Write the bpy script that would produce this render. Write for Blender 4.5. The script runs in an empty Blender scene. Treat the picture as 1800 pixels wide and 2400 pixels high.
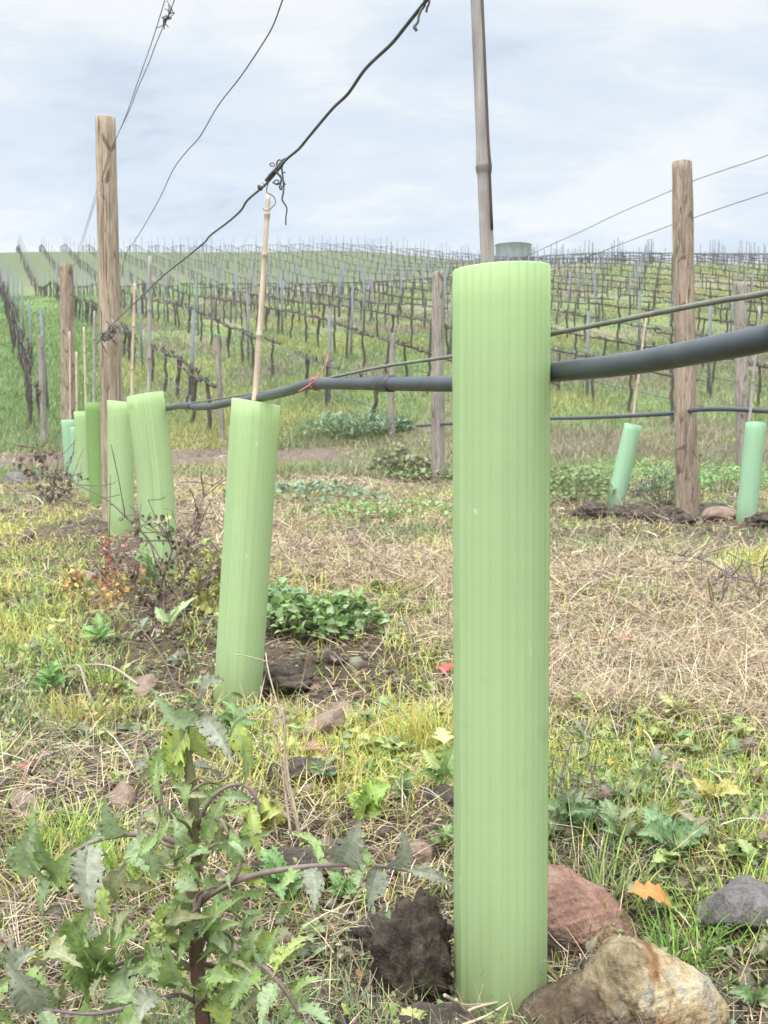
import bpy, math, random
import numpy as np
from mathutils import Vector, Matrix

S = bpy.context.scene
COL = S.collection
RNG = np.random.default_rng(7)
random.seed(7)
F, K = 2400.0, 1800 / 1659.0           # focal length in photo pixels, display-to-photo scale
EYE = 0.485
ALPHA = math.atan(200 / F)              # camera looks slightly down
CA, SA = math.cos(ALPHA), math.sin(ALPHA)

# ------------------------------------------------------------------ camera
cam = bpy.data.cameras.new('camera')
cam.sensor_fit = 'VERTICAL'; cam.sensor_height = 36; cam.sensor_width = 27; cam.lens = 36
cam.clip_start = 0.05; cam.clip_end = 3000
cam.dof.use_dof = True; cam.dof.focus_distance = 0.95; cam.dof.aperture_fstop = 26
co = bpy.data.objects.new('camera', cam); COL.objects.link(co)
co.location = (0, 0, EYE); co.rotation_euler = (math.pi / 2 - ALPHA, 0, 0)
S.camera = co

# ------------------------------------------------------------------ sky and sun
SUN_EL, SUN_AZ = math.radians(52), math.radians(215)
w = bpy.data.worlds.new('World'); S.world = w; w.use_nodes = True
nt = w.node_tree; N = nt.nodes; L = nt.links; N.clear()
def nd(t, **kw):
    n = N.new(t)
    for k, v in kw.items(): setattr(n, k, v)
    return n
def mth(op, a, b=None, clamp=False):
    n = nd('ShaderNodeMath', operation=op); n.use_clamp = clamp
    for i, v in enumerate((a, b)):
        if v is None: continue
        if isinstance(v, (int, float)): n.inputs[i].default_value = v
        else: L.new(v, n.inputs[i])
    return n.outputs[0]
out = nd('ShaderNodeOutputWorld'); bg = nd('ShaderNodeBackground')
sky = nd('ShaderNodeTexSky', sky_type='NISHITA'); sky.sun_disc = False
sky.sun_elevation = SUN_EL; sky.sun_rotation = SUN_AZ
tc = nd('ShaderNodeTexCoord'); sp = nd('ShaderNodeSeparateXYZ'); L.new(tc.outputs['Generated'], sp.inputs[0])
zz = mth('MAXIMUM', sp.outputs['Z'], 0.0)
den = mth('ADD', zz, 0.24)
cx = mth('DIVIDE', sp.outputs['X'], den); cy = mth('DIVIDE', sp.outputs['Y'], den)
cb = nd('ShaderNodeCombineXYZ'); L.new(cx, cb.inputs[0]); L.new(cy, cb.inputs[1])
def cloud(scale, det, rough, dist, off):
    mp = nd('ShaderNodeMapping'); mp.inputs['Location'].default_value = off
    mp.inputs['Scale'].default_value = (0.8, 1.25, 1); L.new(cb.outputs[0], mp.inputs[0])
    n = nd('ShaderNodeTexNoise'); n.inputs['Scale'].default_value = scale; n.inputs['Detail'].default_value = det
    n.inputs['Roughness'].default_value = rough; n.inputs['Distortion'].default_value = dist
    L.new(mp.outputs[0], n.inputs['Vector']); return n.outputs['Fac']
c1 = cloud(1.6, 7, 0.54, 0.3, (3.1, 1.7, 0)); c2 = cloud(5.4, 6, 0.58, 0.5, (9.3, 4.2, 0))
mixn = mth('ADD', mth('MULTIPLY', c1, 0.70), mth('MULTIPLY', c2, 0.30))
ramp = nd('ShaderNodeValToRGB'); L.new(mixn, ramp.inputs[0])
e = ramp.color_ramp.elements
e[0].position = 0.37; e[0].color = (5.9, 6.9, 8.2, 1)
e[1].position = 0.58; e[1].color = (9.2, 9.45, 9.6, 1)
m_ = ramp.color_ramp.elements.new(0.44); m_.color = (7.1, 8.0, 9.1, 1)
m_ = ramp.color_ramp.elements.new(0.515); m_.color = (8.0, 8.6, 9.25, 1)
# pale band close to the horizon
hz = mth('SUBTRACT', 1.0, mth('MULTIPLY', zz, 9.0), True)
mh = nd('ShaderNodeMix', data_type='RGBA'); L.new(mth('MULTIPLY', hz, 0.75), mh.inputs['Factor'])
L.new(ramp.outputs[0], mh.inputs['A']); mh.inputs['B'].default_value = (8.7, 9.1, 9.3, 1)
ms = nd('ShaderNodeMix', data_type='RGBA'); ms.inputs['Factor'].default_value = 0.93
L.new(sky.outputs[0], ms.inputs['A']); L.new(mh.outputs['Result'], ms.inputs['B'])
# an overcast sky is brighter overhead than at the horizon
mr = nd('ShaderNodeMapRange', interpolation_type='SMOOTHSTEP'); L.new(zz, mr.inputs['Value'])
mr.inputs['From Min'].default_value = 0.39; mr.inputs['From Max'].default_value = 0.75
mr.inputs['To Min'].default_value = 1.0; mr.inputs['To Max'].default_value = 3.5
sc_ = nd('ShaderNodeVectorMath', operation='SCALE'); L.new(ms.outputs['Result'], sc_.inputs[0])
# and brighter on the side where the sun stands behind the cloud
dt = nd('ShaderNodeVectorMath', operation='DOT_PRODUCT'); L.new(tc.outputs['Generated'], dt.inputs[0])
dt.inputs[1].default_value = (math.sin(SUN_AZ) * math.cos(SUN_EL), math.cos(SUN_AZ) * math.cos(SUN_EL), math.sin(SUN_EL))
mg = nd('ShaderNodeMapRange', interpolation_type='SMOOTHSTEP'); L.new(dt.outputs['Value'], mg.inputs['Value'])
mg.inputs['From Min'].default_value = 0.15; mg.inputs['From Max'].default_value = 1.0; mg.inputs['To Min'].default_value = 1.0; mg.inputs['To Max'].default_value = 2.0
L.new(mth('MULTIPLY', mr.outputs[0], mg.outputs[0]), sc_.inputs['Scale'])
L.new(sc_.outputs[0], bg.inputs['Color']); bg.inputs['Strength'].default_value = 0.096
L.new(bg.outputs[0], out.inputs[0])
sun = bpy.data.lights.new('sun', 'SUN'); sun.energy = 1.5; sun.angle = math.radians(28); sun.color = (1, 0.96, 0.9)
so = bpy.data.objects.new('sun', sun); COL.objects.link(so)
so.rotation_euler = Vector((math.sin(SUN_AZ) * math.cos(SUN_EL), math.cos(SUN_AZ) * math.cos(SUN_EL), math.sin(SUN_EL))).to_track_quat('Z', 'Y').to_euler()
S.view_settings.view_transform = 'Standard'; S.view_settings.look = 'None'
S.view_settings.exposure = 0.08; S.view_settings.gamma = 1.0; S.view_settings.use_curve_mapping = False
S.cycles.max_bounces = 8; S.cycles.diffuse_bounces = 4; S.cycles.transmission_bounces = 6; S.cycles.use_denoising = True

# ------------------------------------------------------------------ helpers: numbers
def hash2(i, j, s):
    h = (i.astype(np.int64) * 374761393 + j.astype(np.int64) * 668265263 + s * 982451653) & 0xFFFFFFFF
    h = ((h ^ (h >> 13)) * 1274126177) & 0xFFFFFFFF
    return ((h ^ (h >> 16)) & 0xFFFFFF) / float(0xFFFFFF)
def vn(x, y, s=0):
    x = np.asarray(x, float); y = np.asarray(y, float)
    i = np.floor(x); j = np.floor(y); u = x - i; v = y - j
    u = u * u * (3 - 2 * u); v = v * v * (3 - 2 * v)
    i = i.astype(np.int64); j = j.astype(np.int64)
    a = hash2(i, j, s); b = hash2(i + 1, j, s); c = hash2(i, j + 1, s); d = hash2(i + 1, j + 1, s)
    return a + (b - a) * u + (c - a) * v + (a - b - c + d) * u * v
def fbm(x, y, o=4, s=0, g=0.5):
    t = 0; a = 1; n = 0
    x = np.asarray(x, float); y = np.asarray(y, float)
    for k in range(o):
        t = t + a * vn(x, y, s + k * 17); n += a; a *= g; x = x * 2.03 + 5.1; y = y * 2.03 + 1.7
    return t / n
def ss(x, a, b):
    t = np.clip((np.asarray(x, float) - a) / (b - a), 0, 1); return t * t * (3 - 2 * t)
def ray(dx, dy):
    cx = (dx * K - 900) / F; cy = (1200 - dy * K) / F
    return np.array((cx, CA + SA * cy, CA * cy - SA))
def at(dx, dy, d):
    r = ray(dx, dy); r = r / r[1]; return Vector((r[0] * d, d, EYE + r[2] * d))
ROW = 0.35                               # vine rows recede along (-0.35, 1)
A1, A2, A3 = 0.391, 3.63, 6.9
AH = 0.452                               # the hose hangs just behind the guards            # where the three young rows cross y = 0
def onrow(dx, dy, a, s=ROW):
    r = ray(dx, dy); q = r[0] / r[1]; return at(dx, dy, a / (q + s))

# ------------------------------------------------------------------ terrain
ty = np.arange(-60, 900, 0.25)
def table(pts, w):
    p = np.array(pts); z = np.interp(ty, p[:, 0], p[:, 1]); k = np.hanning(max(3, int(w / 0.25) | 1)); k /= k.sum()
    return np.convolve(np.pad(z, len(k) // 2, mode='edge'), k, mode='valid')
near = [(-60, 0), (9.5, 0), (10.3, .05), (12.4, .26), (14, .50), (20, 1.53)]
TL = table(near + [(45, 6.05), (60, 7.7), (97, 16.75), (106, 18.0), (125, 17.0), (260, 6), (900, -30)], 3.0)
TR = table(near + [(45, 6.3), (60, 9.7), (71, 11.75), (84, 13.1), (99, 15.9), (106, 16.4), (125, 15.6), (260, 6), (900, -30)], 3.0)
def track_y(x): return 11.45 + 0.16 * x
def G(x, y):
    x = np.asarray(x, float); y = np.asarray(y, float)
    t = ss(x, -6, 16)
    z = np.interp(y, ty, TL) * (1 - t) + np.interp(y, ty, TR) * t
    d = np.hypot(x, y)
    nearw = 1 - ss(y, 14, 24)
    z = z + nearw * (0.05 * (fbm(x * 0.9 + 3, y * 0.9, 3, 3) - 0.5) + 0.040 * (fbm(x * 5, y * 5, 3, 11) - 0.5) * (1 - ss(d, 6, 12)))
    z = z + (1 - nearw) * 0.5 * (fbm(x * 0.08, y * 0.08, 2, 5) - 0.5)
    z = z + nearw * .05 * (fbm(x * 7, y * 7, 4, 55) - .5) * (np.exp(-(((x - 1.55) / .9) ** 2 + ((y - 5.65) / .5) ** 2)) + .6 * np.exp(-((x + ROW * y - A1) / .3) ** 2) * ss(y, 1.6, 2.2) * (1 - ss(y, 8, 9)))
    fine = (1 - ss(d, 2.5, 6))
    z = z + fine * 0.022 * (fbm(x * 22, y * 22, 3, 21) - 0.5)
    # earth heaped round the second row's post, a bed under the first row
    z = z - 0.035 * np.exp(-(((x - 1.65) / 0.75) ** 2 + ((y - 5.75) / 0.35) ** 2)) + 0.045 * np.exp(-(((x - 1.05) / 0.25) ** 2 + ((y - 5.5) / 0.2) ** 2))
    z = z + 0.01 * np.exp(-(((x - 2.35) / 0.5) ** 2 + ((y - 5.2) / 0.3) ** 2))
    z = z - 0.05 * np.exp(-(((x + 0.3) / 0.35) ** 2 + ((y - 1.9) / 0.3) ** 2))
    z = z + 0.025 * np.exp(-((x + ROW * y - A1) / 0.2) ** 2) * ss(y, 2.6, 3.6) * (1 - ss(y, 8, 9))
    z = z - 0.028 * np.exp(-(((x - .28) / .13) ** 2 + ((y - .79) / .08) ** 2)) - 0.03 * np.exp(-(((x - .22) / .10) ** 2 + ((y - .97) / .07) ** 2)) - 0.045 * np.exp(-(((x - .085) / .13) ** 2 + ((y - .86) / .13) ** 2))
    # wheel ruts of the track
    tr = (y - track_y(x))
    z = z - 0.05 * nearw * (np.exp(-((tr + 0.45) / 0.18) ** 2) + np.exp(-((tr - 0.5) / 0.18) ** 2)) * (1 - ss(x, -0.6, 0.6))
    return z
def dg(dx, dy):
    r_ = ray(dx, dy); r_ = r_ / r_[1]; d = np.linspace(.55, 12, 3000); h = EYE + r_[2] * d - G(r_[0] * d, d)
    i = int(np.argmax(h < 0)); return float(d[i]) if h[i] < 0 else 9.0
def g1(x, y): return float(G(np.array([x]), np.array([y]))[0])

# ------------------------------------------------------------------ helpers: objects
def link(o, parent=None):
    COL.objects.link(o)
    if parent is not None: o.parent = parent
    return o
def mesh_np(name, V, Fq, mat=None, parent=None, col=None, smooth=True):
    """V (n,3); Fq a list of index arrays, each (m,k)."""
    me = bpy.data.meshes.new(name)
    V = np.asarray(V, np.float32); me.vertices.add(len(V)); me.vertices.foreach_set('co', V.ravel())
    Fq = [np.asarray(f, np.int32) for f in (Fq if isinstance(Fq, list) else [Fq]) if len(f)]
    loops = np.concatenate([f.ravel() for f in Fq]); tot = np.concatenate([np.full(len(f), f.shape[1], np.int32) for f in Fq])
    me.loops.add(len(loops)); me.loops.foreach_set('vertex_index', loops)
    me.polygons.add(len(tot)); st = np.zeros(len(tot), np.int32); st[1:] = np.cumsum(tot)[:-1]
    me.polygons.foreach_set('loop_start', st); me.polygons.foreach_set('loop_total', tot)
    me.update(calc_edges=True)
    if smooth: me.polygons.foreach_set('use_smooth', np.ones(len(tot), bool))
    if col is not None:
        c = np.asarray(col, np.float32)
        if c.ndim == 1: c = np.tile(c, (len(V), 1))
        if c.shape[1] == 3: c = np.hstack([c, np.ones((len(c), 1), np.float32)])
        a = me.color_attributes.new('Col', 'FLOAT_COLOR', 'POINT'); a.data.foreach_set('color', c.ravel())
    if mat: me.materials.append(mat)
    me.validate()
    return link(bpy.data.objects.new(name, me), parent)
class MB:
    """Collects shapes into one mesh with a colour per vertex."""
    def __init__(s): s.v = []; s.f3 = []; s.f4 = []; s.c = []; s.n = 0
    def add(s, V, F4=None, F3=None, c=(1, 1, 1)):
        V = np.asarray(V, float).reshape(-1, 3)
        if F4 is not None and len(F4): s.f4.append(np.asarray(F4, np.int64) + s.n)
        if F3 is not None and len(F3): s.f3.append(np.asarray(F3, np.int64) + s.n)
        c = np.asarray(c, float); s.c.append(np.tile(c, (len(V), 1)) if c.ndim == 1 else c)
        s.v.append(V); s.n += len(V)
    def tube(s, P, R, sides=8, c=(1, 1, 1), cap=True, lump=0.0):
        P = np.asarray([tuple(p) for p in P], float); n = len(P)
        R = np.full(n, R, float) if np.isscalar(R) else np.asarray(R, float)
        T = np.gradient(P, axis=0); T /= np.linalg.norm(T, axis=1)[:, None] + 1e-12
        u = np.cross(T[0], (0, 0, 1.0) if abs(T[0][2]) < .9 else (1.0, 0, 0)); u /= np.linalg.norm(u)
        V = np.zeros((n, sides, 3)); th = np.arange(sides) / sides * 2 * np.pi
        for i in range(n):
            u = u - T[i] * u.dot(T[i]); u /= np.linalg.norm(u) + 1e-12; b = np.cross(T[i], u)
            r = R[i] * (1 + (lump * (RNG.random(sides) - .5) if lump else 0))
            V[i] = P[i] + (np.outer(np.cos(th), u) + np.outer(np.sin(th), b)) * (np.reshape(r, (-1, 1)) if lump else r)
        idx = np.arange(n * sides).reshape(n, sides); a = idx[:-1]; b2 = idx[1:]
        F4 = np.stack([a, np.roll(a, -1, 1), np.roll(b2, -1, 1), b2], -1).reshape(-1, 4)
        V = V.reshape(-1, 3); F3 = []
        if cap:
            V = np.vstack([V, P[0], P[-1]]); q = n * sides
            for k in range(sides):
                F3.append((q, idx[0][(k + 1) % sides], idx[0][k])); F3.append((q + 1, idx[-1][k], idx[-1][(k + 1) % sides]))
        cc = np.asarray(c, float)
        if cc.ndim == 2: cc = np.vstack([np.repeat(cc, sides, 0)] + ([cc[:1], cc[-1:]] if cap else []))
        s.add(V, F4, F3, cc)
    def box(s, c, h, rot=0.0, col=(1, 1, 1)):
        x, y, z = h; V = np.array([(i * x, j * y, k * z) for i in (-1, 1) for j in (-1, 1) for k in (-1, 1)], float)
        cr, sr = math.cos(rot), math.sin(rot); V = np.stack([V[:, 0] * cr - V[:, 1] * sr, V[:, 0] * sr + V[:, 1] * cr, V[:, 2]], 1) + np.asarray(c)
        s.add(V, [(0, 1, 3, 2), (4, 6, 7, 5), (0, 4, 5, 1), (2, 3, 7, 6), (0, 2, 6, 4), (1, 5, 7, 3)], None, col)
    def build(s, name, mat, parent=None, smooth=True, origin=None):
        V = np.vstack(s.v)
        if origin is not None: V = V - np.asarray(tuple(origin))
        o = mesh_np(name, V, [np.vstack(s.f4) if s.f4 else [], np.vstack(s.f3) if s.f3 else []], mat, parent, np.vstack(s.c), smooth)
        if origin is not None and parent is None: o.location = origin
        return o
def tag(o, label=None, cat=None, group=None, kind=None):
    if label: o['label'] = label
    if cat: o['category'] = cat
    if group: o['group'] = group
    if kind: o['kind'] = kind
    return o
def thing(name, loc, label, cat, group=None, rz=0):
    o = bpy.data.objects.new(name, None); o.empty_display_size = 0.05; COL.objects.link(o)
    o.location = loc; o.rotation_euler = (0, 0, rz); return tag(o, label, cat, group)
def spline(P, n=8):
    P = [np.asarray(tuple(p), float) for p in P]; Q = [2 * P[0] - P[1]] + P + [2 * P[-1] - P[-2]]; out = []
    for i in range(1, len(Q) - 2):
        for k in range(n):
            t = k / n; a, b, c, d = Q[i - 1], Q[i], Q[i + 1], Q[i + 2]
            out.append(0.5 * (2 * b + (c - a) * t + (2 * a - 5 * b + 4 * c - d) * t * t + (3 * b - a - 3 * c + d) * t ** 3))
    out.append(P[-1]); return np.array(out)

# ------------------------------------------------------------------ materials
class MT:
    def __init__(s, name):
        s.m = bpy.data.materials.new(name); s.m.use_nodes = True; s.t = s.m.node_tree; s.t.nodes.clear()
        s.o = s.n('ShaderNodeOutputMaterial'); s.tc = s.n('ShaderNodeTexCoord')
    def n(s, t, **kw):
        x = s.t.nodes.new(t)
        for k, v in kw.items(): setattr(x, k, v)
        return x
    def l(s, a, b): s.t.links.new(a, b)
    def noise(s, scale, det=4, rough=.55, stretch=(1, 1, 1), dist=0, coord='Object'):
        mp = s.n('ShaderNodeMapping'); mp.inputs['Scale'].default_value = stretch; s.l(s.tc.outputs[coord], mp.inputs[0])
        x = s.n('ShaderNodeTexNoise'); x.inputs['Scale'].default_value = scale; x.inputs['Detail'].default_value = det
        x.inputs['Roughness'].default_value = rough; x.inputs['Distortion'].default_value = dist
        s.l(mp.outputs[0], x.inputs['Vector']); return x.outputs['Fac']
    def ramp(s, f, stops):
        r = s.n('ShaderNodeValToRGB'); s.l(f, r.inputs[0]); el = r.color_ramp.elements
        while len(el) > len(stops): el.remove(el[-1])
        while len(el) < len(stops): el.new(1)
        for x, (p, c) in zip(el, stops): x.position = p; x.color = (*c, 1) if not np.isscalar(c) else (c, c, c, 1)
        return r.outputs['Color']
    def mix(s, a, b, f=.5, mode='MIX'):
        x = s.n('ShaderNodeMix', data_type='RGBA', blend_type=mode)
        for k, v in (('Factor', f), ('A', a), ('B', b)):
            sock = x.inputs[0] if k == 'Factor' else x.inputs['A' if k == 'A' else 'B'] if False else [i for i in x.inputs if i.name == k and i.type == 'RGBA'][0]
            if isinstance(v, (int, float)): sock.default_value = v
            elif isinstance(v, tuple): sock.default_value = (*v, 1)
            else: s.l(v, sock)
        return x.outputs['Result'] if False else [o for o in x.outputs if o.type == 'RGBA'][0]
    def attr(s):
        a = s.n('ShaderNodeAttribute'); a.attribute_name = 'Col'; return a.outputs['Color']
    def bump(s, h, d, st=1.0):
        b = s.n('ShaderNodeBump'); b.inputs['Distance'].default_value = d; b.inputs['Strength'].default_value = st; s.l(h, b.inputs['Height']); return b.outputs[0]
    def bsdf(s, base, rough=.7, spec=.3, nrm=None, transl=0.0, tcol=None):
        p = s.n('ShaderNodeBsdfPrincipled'); p.inputs['Roughness'].default_value = rough if isinstance(rough, float) else .6
        if not isinstance(rough, float): s.l(rough, p.inputs['Roughness'])
        p.inputs['Specular IOR Level'].default_value = spec
        if isinstance(base, tuple): p.inputs['Base Color'].default_value = (*base, 1)
        else: s.l(base, p.inputs['Base Color'])
        if nrm: s.l(nrm, p.inputs['Normal'])
        if transl:
            t = s.n('ShaderNodeBsdfTranslucent'); mx = s.n('ShaderNodeMixShader'); mx.inputs[0].default_value = transl
            c = tcol or base
            if isinstance(c, tuple): t.inputs[0].default_value = (*c, 1)
            else: s.l(c, t.inputs[0])
            s.l(p.outputs[0], mx.inputs[1]); s.l(t.outputs[0], mx.inputs[2]); s.l(mx.outputs[0], s.o.inputs[0])
        else: s.l(p.outputs[0], s.o.inputs[0])
        s.p = p; return s.m

def m_foliage(name, tr=.35, rough=.5, spots=0.0, spec=.35):
    m = MT(name); a = m.attr(); n = m.noise(180, 3, coord='Object'); v = m.mix(a, m.ramp(n, [(.3, .62), (.7, 1.25)]), .55, 'MULTIPLY')
    if spots:
        s_ = m.noise(340, 1); v = m.mix(v, m.mix(v, (.10, .05, .03), .8), m.ramp(s_, [(.66, 0.0), (.72, spots)]))
    return m.bsdf(v, rough, spec, m.bump(n, .0006, .5), tr)
M = {}
M['leaf'] = m_foliage('leaf', .3, .45)
M['thistle_leaf'] = m_foliage('thistle_leaf', .28, .5, .7)
M['straw'] = m_foliage('straw', .12, .7, spec=.2)
M['plain'] = m_foliage('plant_stem', .0, .6)
def m_wood(name, tones, scale=1.0):
    m = MT(name)
    g = m.noise(9 * scale, 6, .6, (6, 6, .5), .6); f = m.noise(60 * scale, 4, .6, (5, 5, .25)); b = m.noise(3 * scale, 3, .5, (1, 1, .7), .5)
    c = m.ramp(g, [(.25, tones[0]), (.5, tones[1]), (.75, tones[2])])
    c = m.mix(c, m.ramp(f, [(.3, .42), (.6, 1.12)]), .85, 'MULTIPLY'); c = m.mix(c, m.ramp(b, [(.3, .68), (.7, 1.15)]), .8, 'MULTIPLY')
    k = m.noise(7 * scale, 1, .4, (2.2, 2.2, 1), 1.2); c = m.mix(c, (.08, .05, .03), m.ramp(k, [(.64, 0.0), (.70, .7)]))
    ck = m.noise(26 * scale, 3, .5, (5, 5, .10), .3); c = m.mix(c, (.07, .045, .03), m.ramp(ck, [(.585, 0.0), (.64, .8)]))
    h = m.mix(m.mix(g, f, .5), k, .2)
    return m.bsdf(m.mix(c, m.attr(), 1.0, 'MULTIPLY'), .8, .2, m.bump(h, .006, .6))
M['wood'] = m_wood('post_wood', [(.235, .17, .115), (.395, .305, .215), (.53, .43, .32)])
M['wood_dark'] = m_wood('rough_post_wood', [(.19, .14, .10), (.335, .255, .18), (.475, .38, .285)], 1.4)
M['wood_grey'] = m_wood('weathered_post_wood', [(.20, .17, .14), (.31, .27, .22), (.42, .37, .30)])
def m_bamboo(name, t0, t1, dark):
    m = MT(name); g = m.noise(22, 5, .6, (5, 5, .35), .4); f = m.noise(130, 3, .6, (6, 6, .1)); k = m.noise(30, 4, .6, (1.5, 1.5, .6))
    c = m.ramp(g, [(.3, t0), (.7, t1)]); c = m.mix(c, m.ramp(f, [(.3, .72), (.6, 1.08)]), .7, 'MULTIPLY'); c = m.mix(c, dark, m.ramp(k, [(.5, 0.0), (.75, .55)]))
    return m.bsdf(m.mix(c, m.attr(), 1.0, 'MULTIPLY'), .6, .3, m.bump(f, .0006, .5))
M['bamboo_grey'] = m_bamboo('weathered_bamboo', (.25, .215, .19), (.40, .36, .33), (.13, .095, .08))
M['bamboo'] = m_bamboo('bamboo', (.42, .32, .22), (.58, .47, .35), (.30, .20, .12))
def m_plain(name, c, rough=.5, spec=.4, nscale=40, amt=.35, bump=.0004, st=(1, 1, 1)):
    m = MT(name); n = m.noise(nscale, 5, .6, st); v = m.mix(c, m.ramp(n, [(.3, 1 - amt), (.7, 1 + amt)]), 1.0, 'MULTIPLY')
    v = m.mix(v, m.attr(), 1.0, 'MULTIPLY'); return m.bsdf(v, rough, spec, m.bump(n, bump, .6))
M['hose'] = m_plain('drip_hose', (.050, .055, .062), .42, .5, 30, .25)
M['wire'] = m_plain('old_wire', (.075, .08, .085), .5, .4, 60, .4)
M['hose_wire'] = m_plain('support_wire', (.15, .145, .11), .55, .4, 60, .3)
M['tie'] = m_plain('red_tie', (.46, .14, .12), .5, .4, 60, .2)
M['tendril'] = m_plain('dry_tendril', (.10, .095, .09), .7, .2, 90, .5)
M['metal'] = m_plain('galvanised_post', (.15, .16, .17), .6, .3, 12, .25)
M['vine'] = m_plain('vine_bark', (.085, .069, .055), .9, .1, 50, .55, .004, (3, 3, .6))
M['tank'] = m_plain('tank', (.27, .30, .29), .6, .3, 2, .15, .002)
def m_guard(name, c, tc_):
    m = MT(name); n = m.noise(5, 4, .5, (3, 3, .25)); h = m.noise(40, 3, .6, (.3, .3, 2.2)); sp_ = m.noise(22, 2, .5)
    v = m.mix(c, m.ramp(n, [(.3, .90), (.7, 1.06)]), 1.0, 'MULTIPLY'); v = m.mix(v, m.ramp(h, [(.3, .985), (.7, 1.01)]), 1.0, 'MULTIPLY')
    v = m.mix(v, (.20, .17, .10), m.ramp(sp_, [(.66, 0.0), (.8, .22)]))
    fk = m.noise(75, 2, .5, (1, 1, .45)); v = m.mix(v, (.78, .82, .66), m.ramp(fk, [(.735, 0.0), (.76, .8)])); sc2 = m.noise(9, 3, .6, (1, 1, .5), 1.0); v = m.mix(v, (.42, .42, .26), m.ramp(sc2, [(.62, 0.0), (.72, .22)]))
    v = m.mix(v, m.attr(), 1.0, 'MULTIPLY')
    return m.bsdf(v, .42, .35, m.bump(h, .0001, .3), .48, m.mix(v, tc_, .4))
M['guard'] = m_guard('guard_plastic', (.535, .665, .36), (.645, .765, .37))
M['guard_mint'] = m_guard('mint_guard_plastic', (.47, .665, .45), (.54, .73, .47))
M['guard_old'] = m_guard('olive_guard_plastic', (.34, .50, .18), (.42, .58, .2))
def m_rock(name, ramp_, scale, patch=None, bump=.006):
    m = MT(name); n = m.noise(scale, 8, .62, (1, 1, 1), .6); f = m.noise(scale * 9, 4, .65); c = m.ramp(n, ramp_)
    if patch: c = m.mix(c, patch[0], m.ramp(m.noise(patch[1], 5, .6, (1, 1, 1), .4), [(patch[2], 0.0), (patch[2] + .1, patch[3])]))
    c = m.mix(c, m.ramp(f, [(.3, .62), (.65, 1.2)]), .7, 'MULTIPLY'); c = m.mix(c, m.attr(), 1.0, 'MULTIPLY')
    return m.bsdf(c, .85, .25, m.bump(m.mix(n, f, .45), bump, .8))
M['rock_tan'] = m_rock('tan_rock', [(.28, (.10, .072, .05)), (.42, (.22, .165, .10)), (.54, (.34, .275, .17)), (.64, (.26, .25, .21)), (.74, (.38, .33, .22))], 26, ((.17, .09, .055), 14, .54, .75), .012)
M['rock_red'] = m_rock('red_rock', [(.3, (.13, .085, .065)), (.5, (.24, .165, .125)), (.7, (.27, .22, .175))], 24, ((.27, .15, .125), 12, .52, .6), .01)
M['rock_grey'] = m_rock('grey_rock', [(.3, (.08, .068, .06)), (.55, (.17, .15, .14)), (.75, (.26, .24, .22))], 30, ((.10, .08, .06), 18, .5, .7), .01)
M['rock_brown'] = m_rock('brown_rock', [(.3, (.15, .10, .07)), (.6, (.27, .19, .14)), (.75, (.34, .26, .20))], 22)
M['clod'] = m_rock('dark_soil', [(.3, (.032, .024, .018)), (.55, (.088, .066, .049)), (.75, (.16, .125, .095))], 34, ((.12, .14, .035), 16, .60, .7), .012)
# ground: colour per vertex times fine texture
m = MT('ground'); a = m.attr(); n1 = m.noise(70, 6, .65, coord='Object'); n2 = m.noise(3.0, 8, .7); n3 = m.noise(14, 5, .6)
v = m.mix(a, m.ramp(n1, [(.3, .55), (.7, 1.4)]), .8, 'MULTIPLY'); v = m.mix(v, m.ramp(n2, [(.3, .72), (.7, 1.3)]), .7, 'MULTIPLY'); v = m.mix(v, m.ramp(n3, [(.35, .75), (.65, 1.25)]), .7, 'MULTIPLY')
M['ground'] = m.bsdf(v, .95, .1, m.bump(m.mix(n1, n3, .5), .02, .7))

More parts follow.
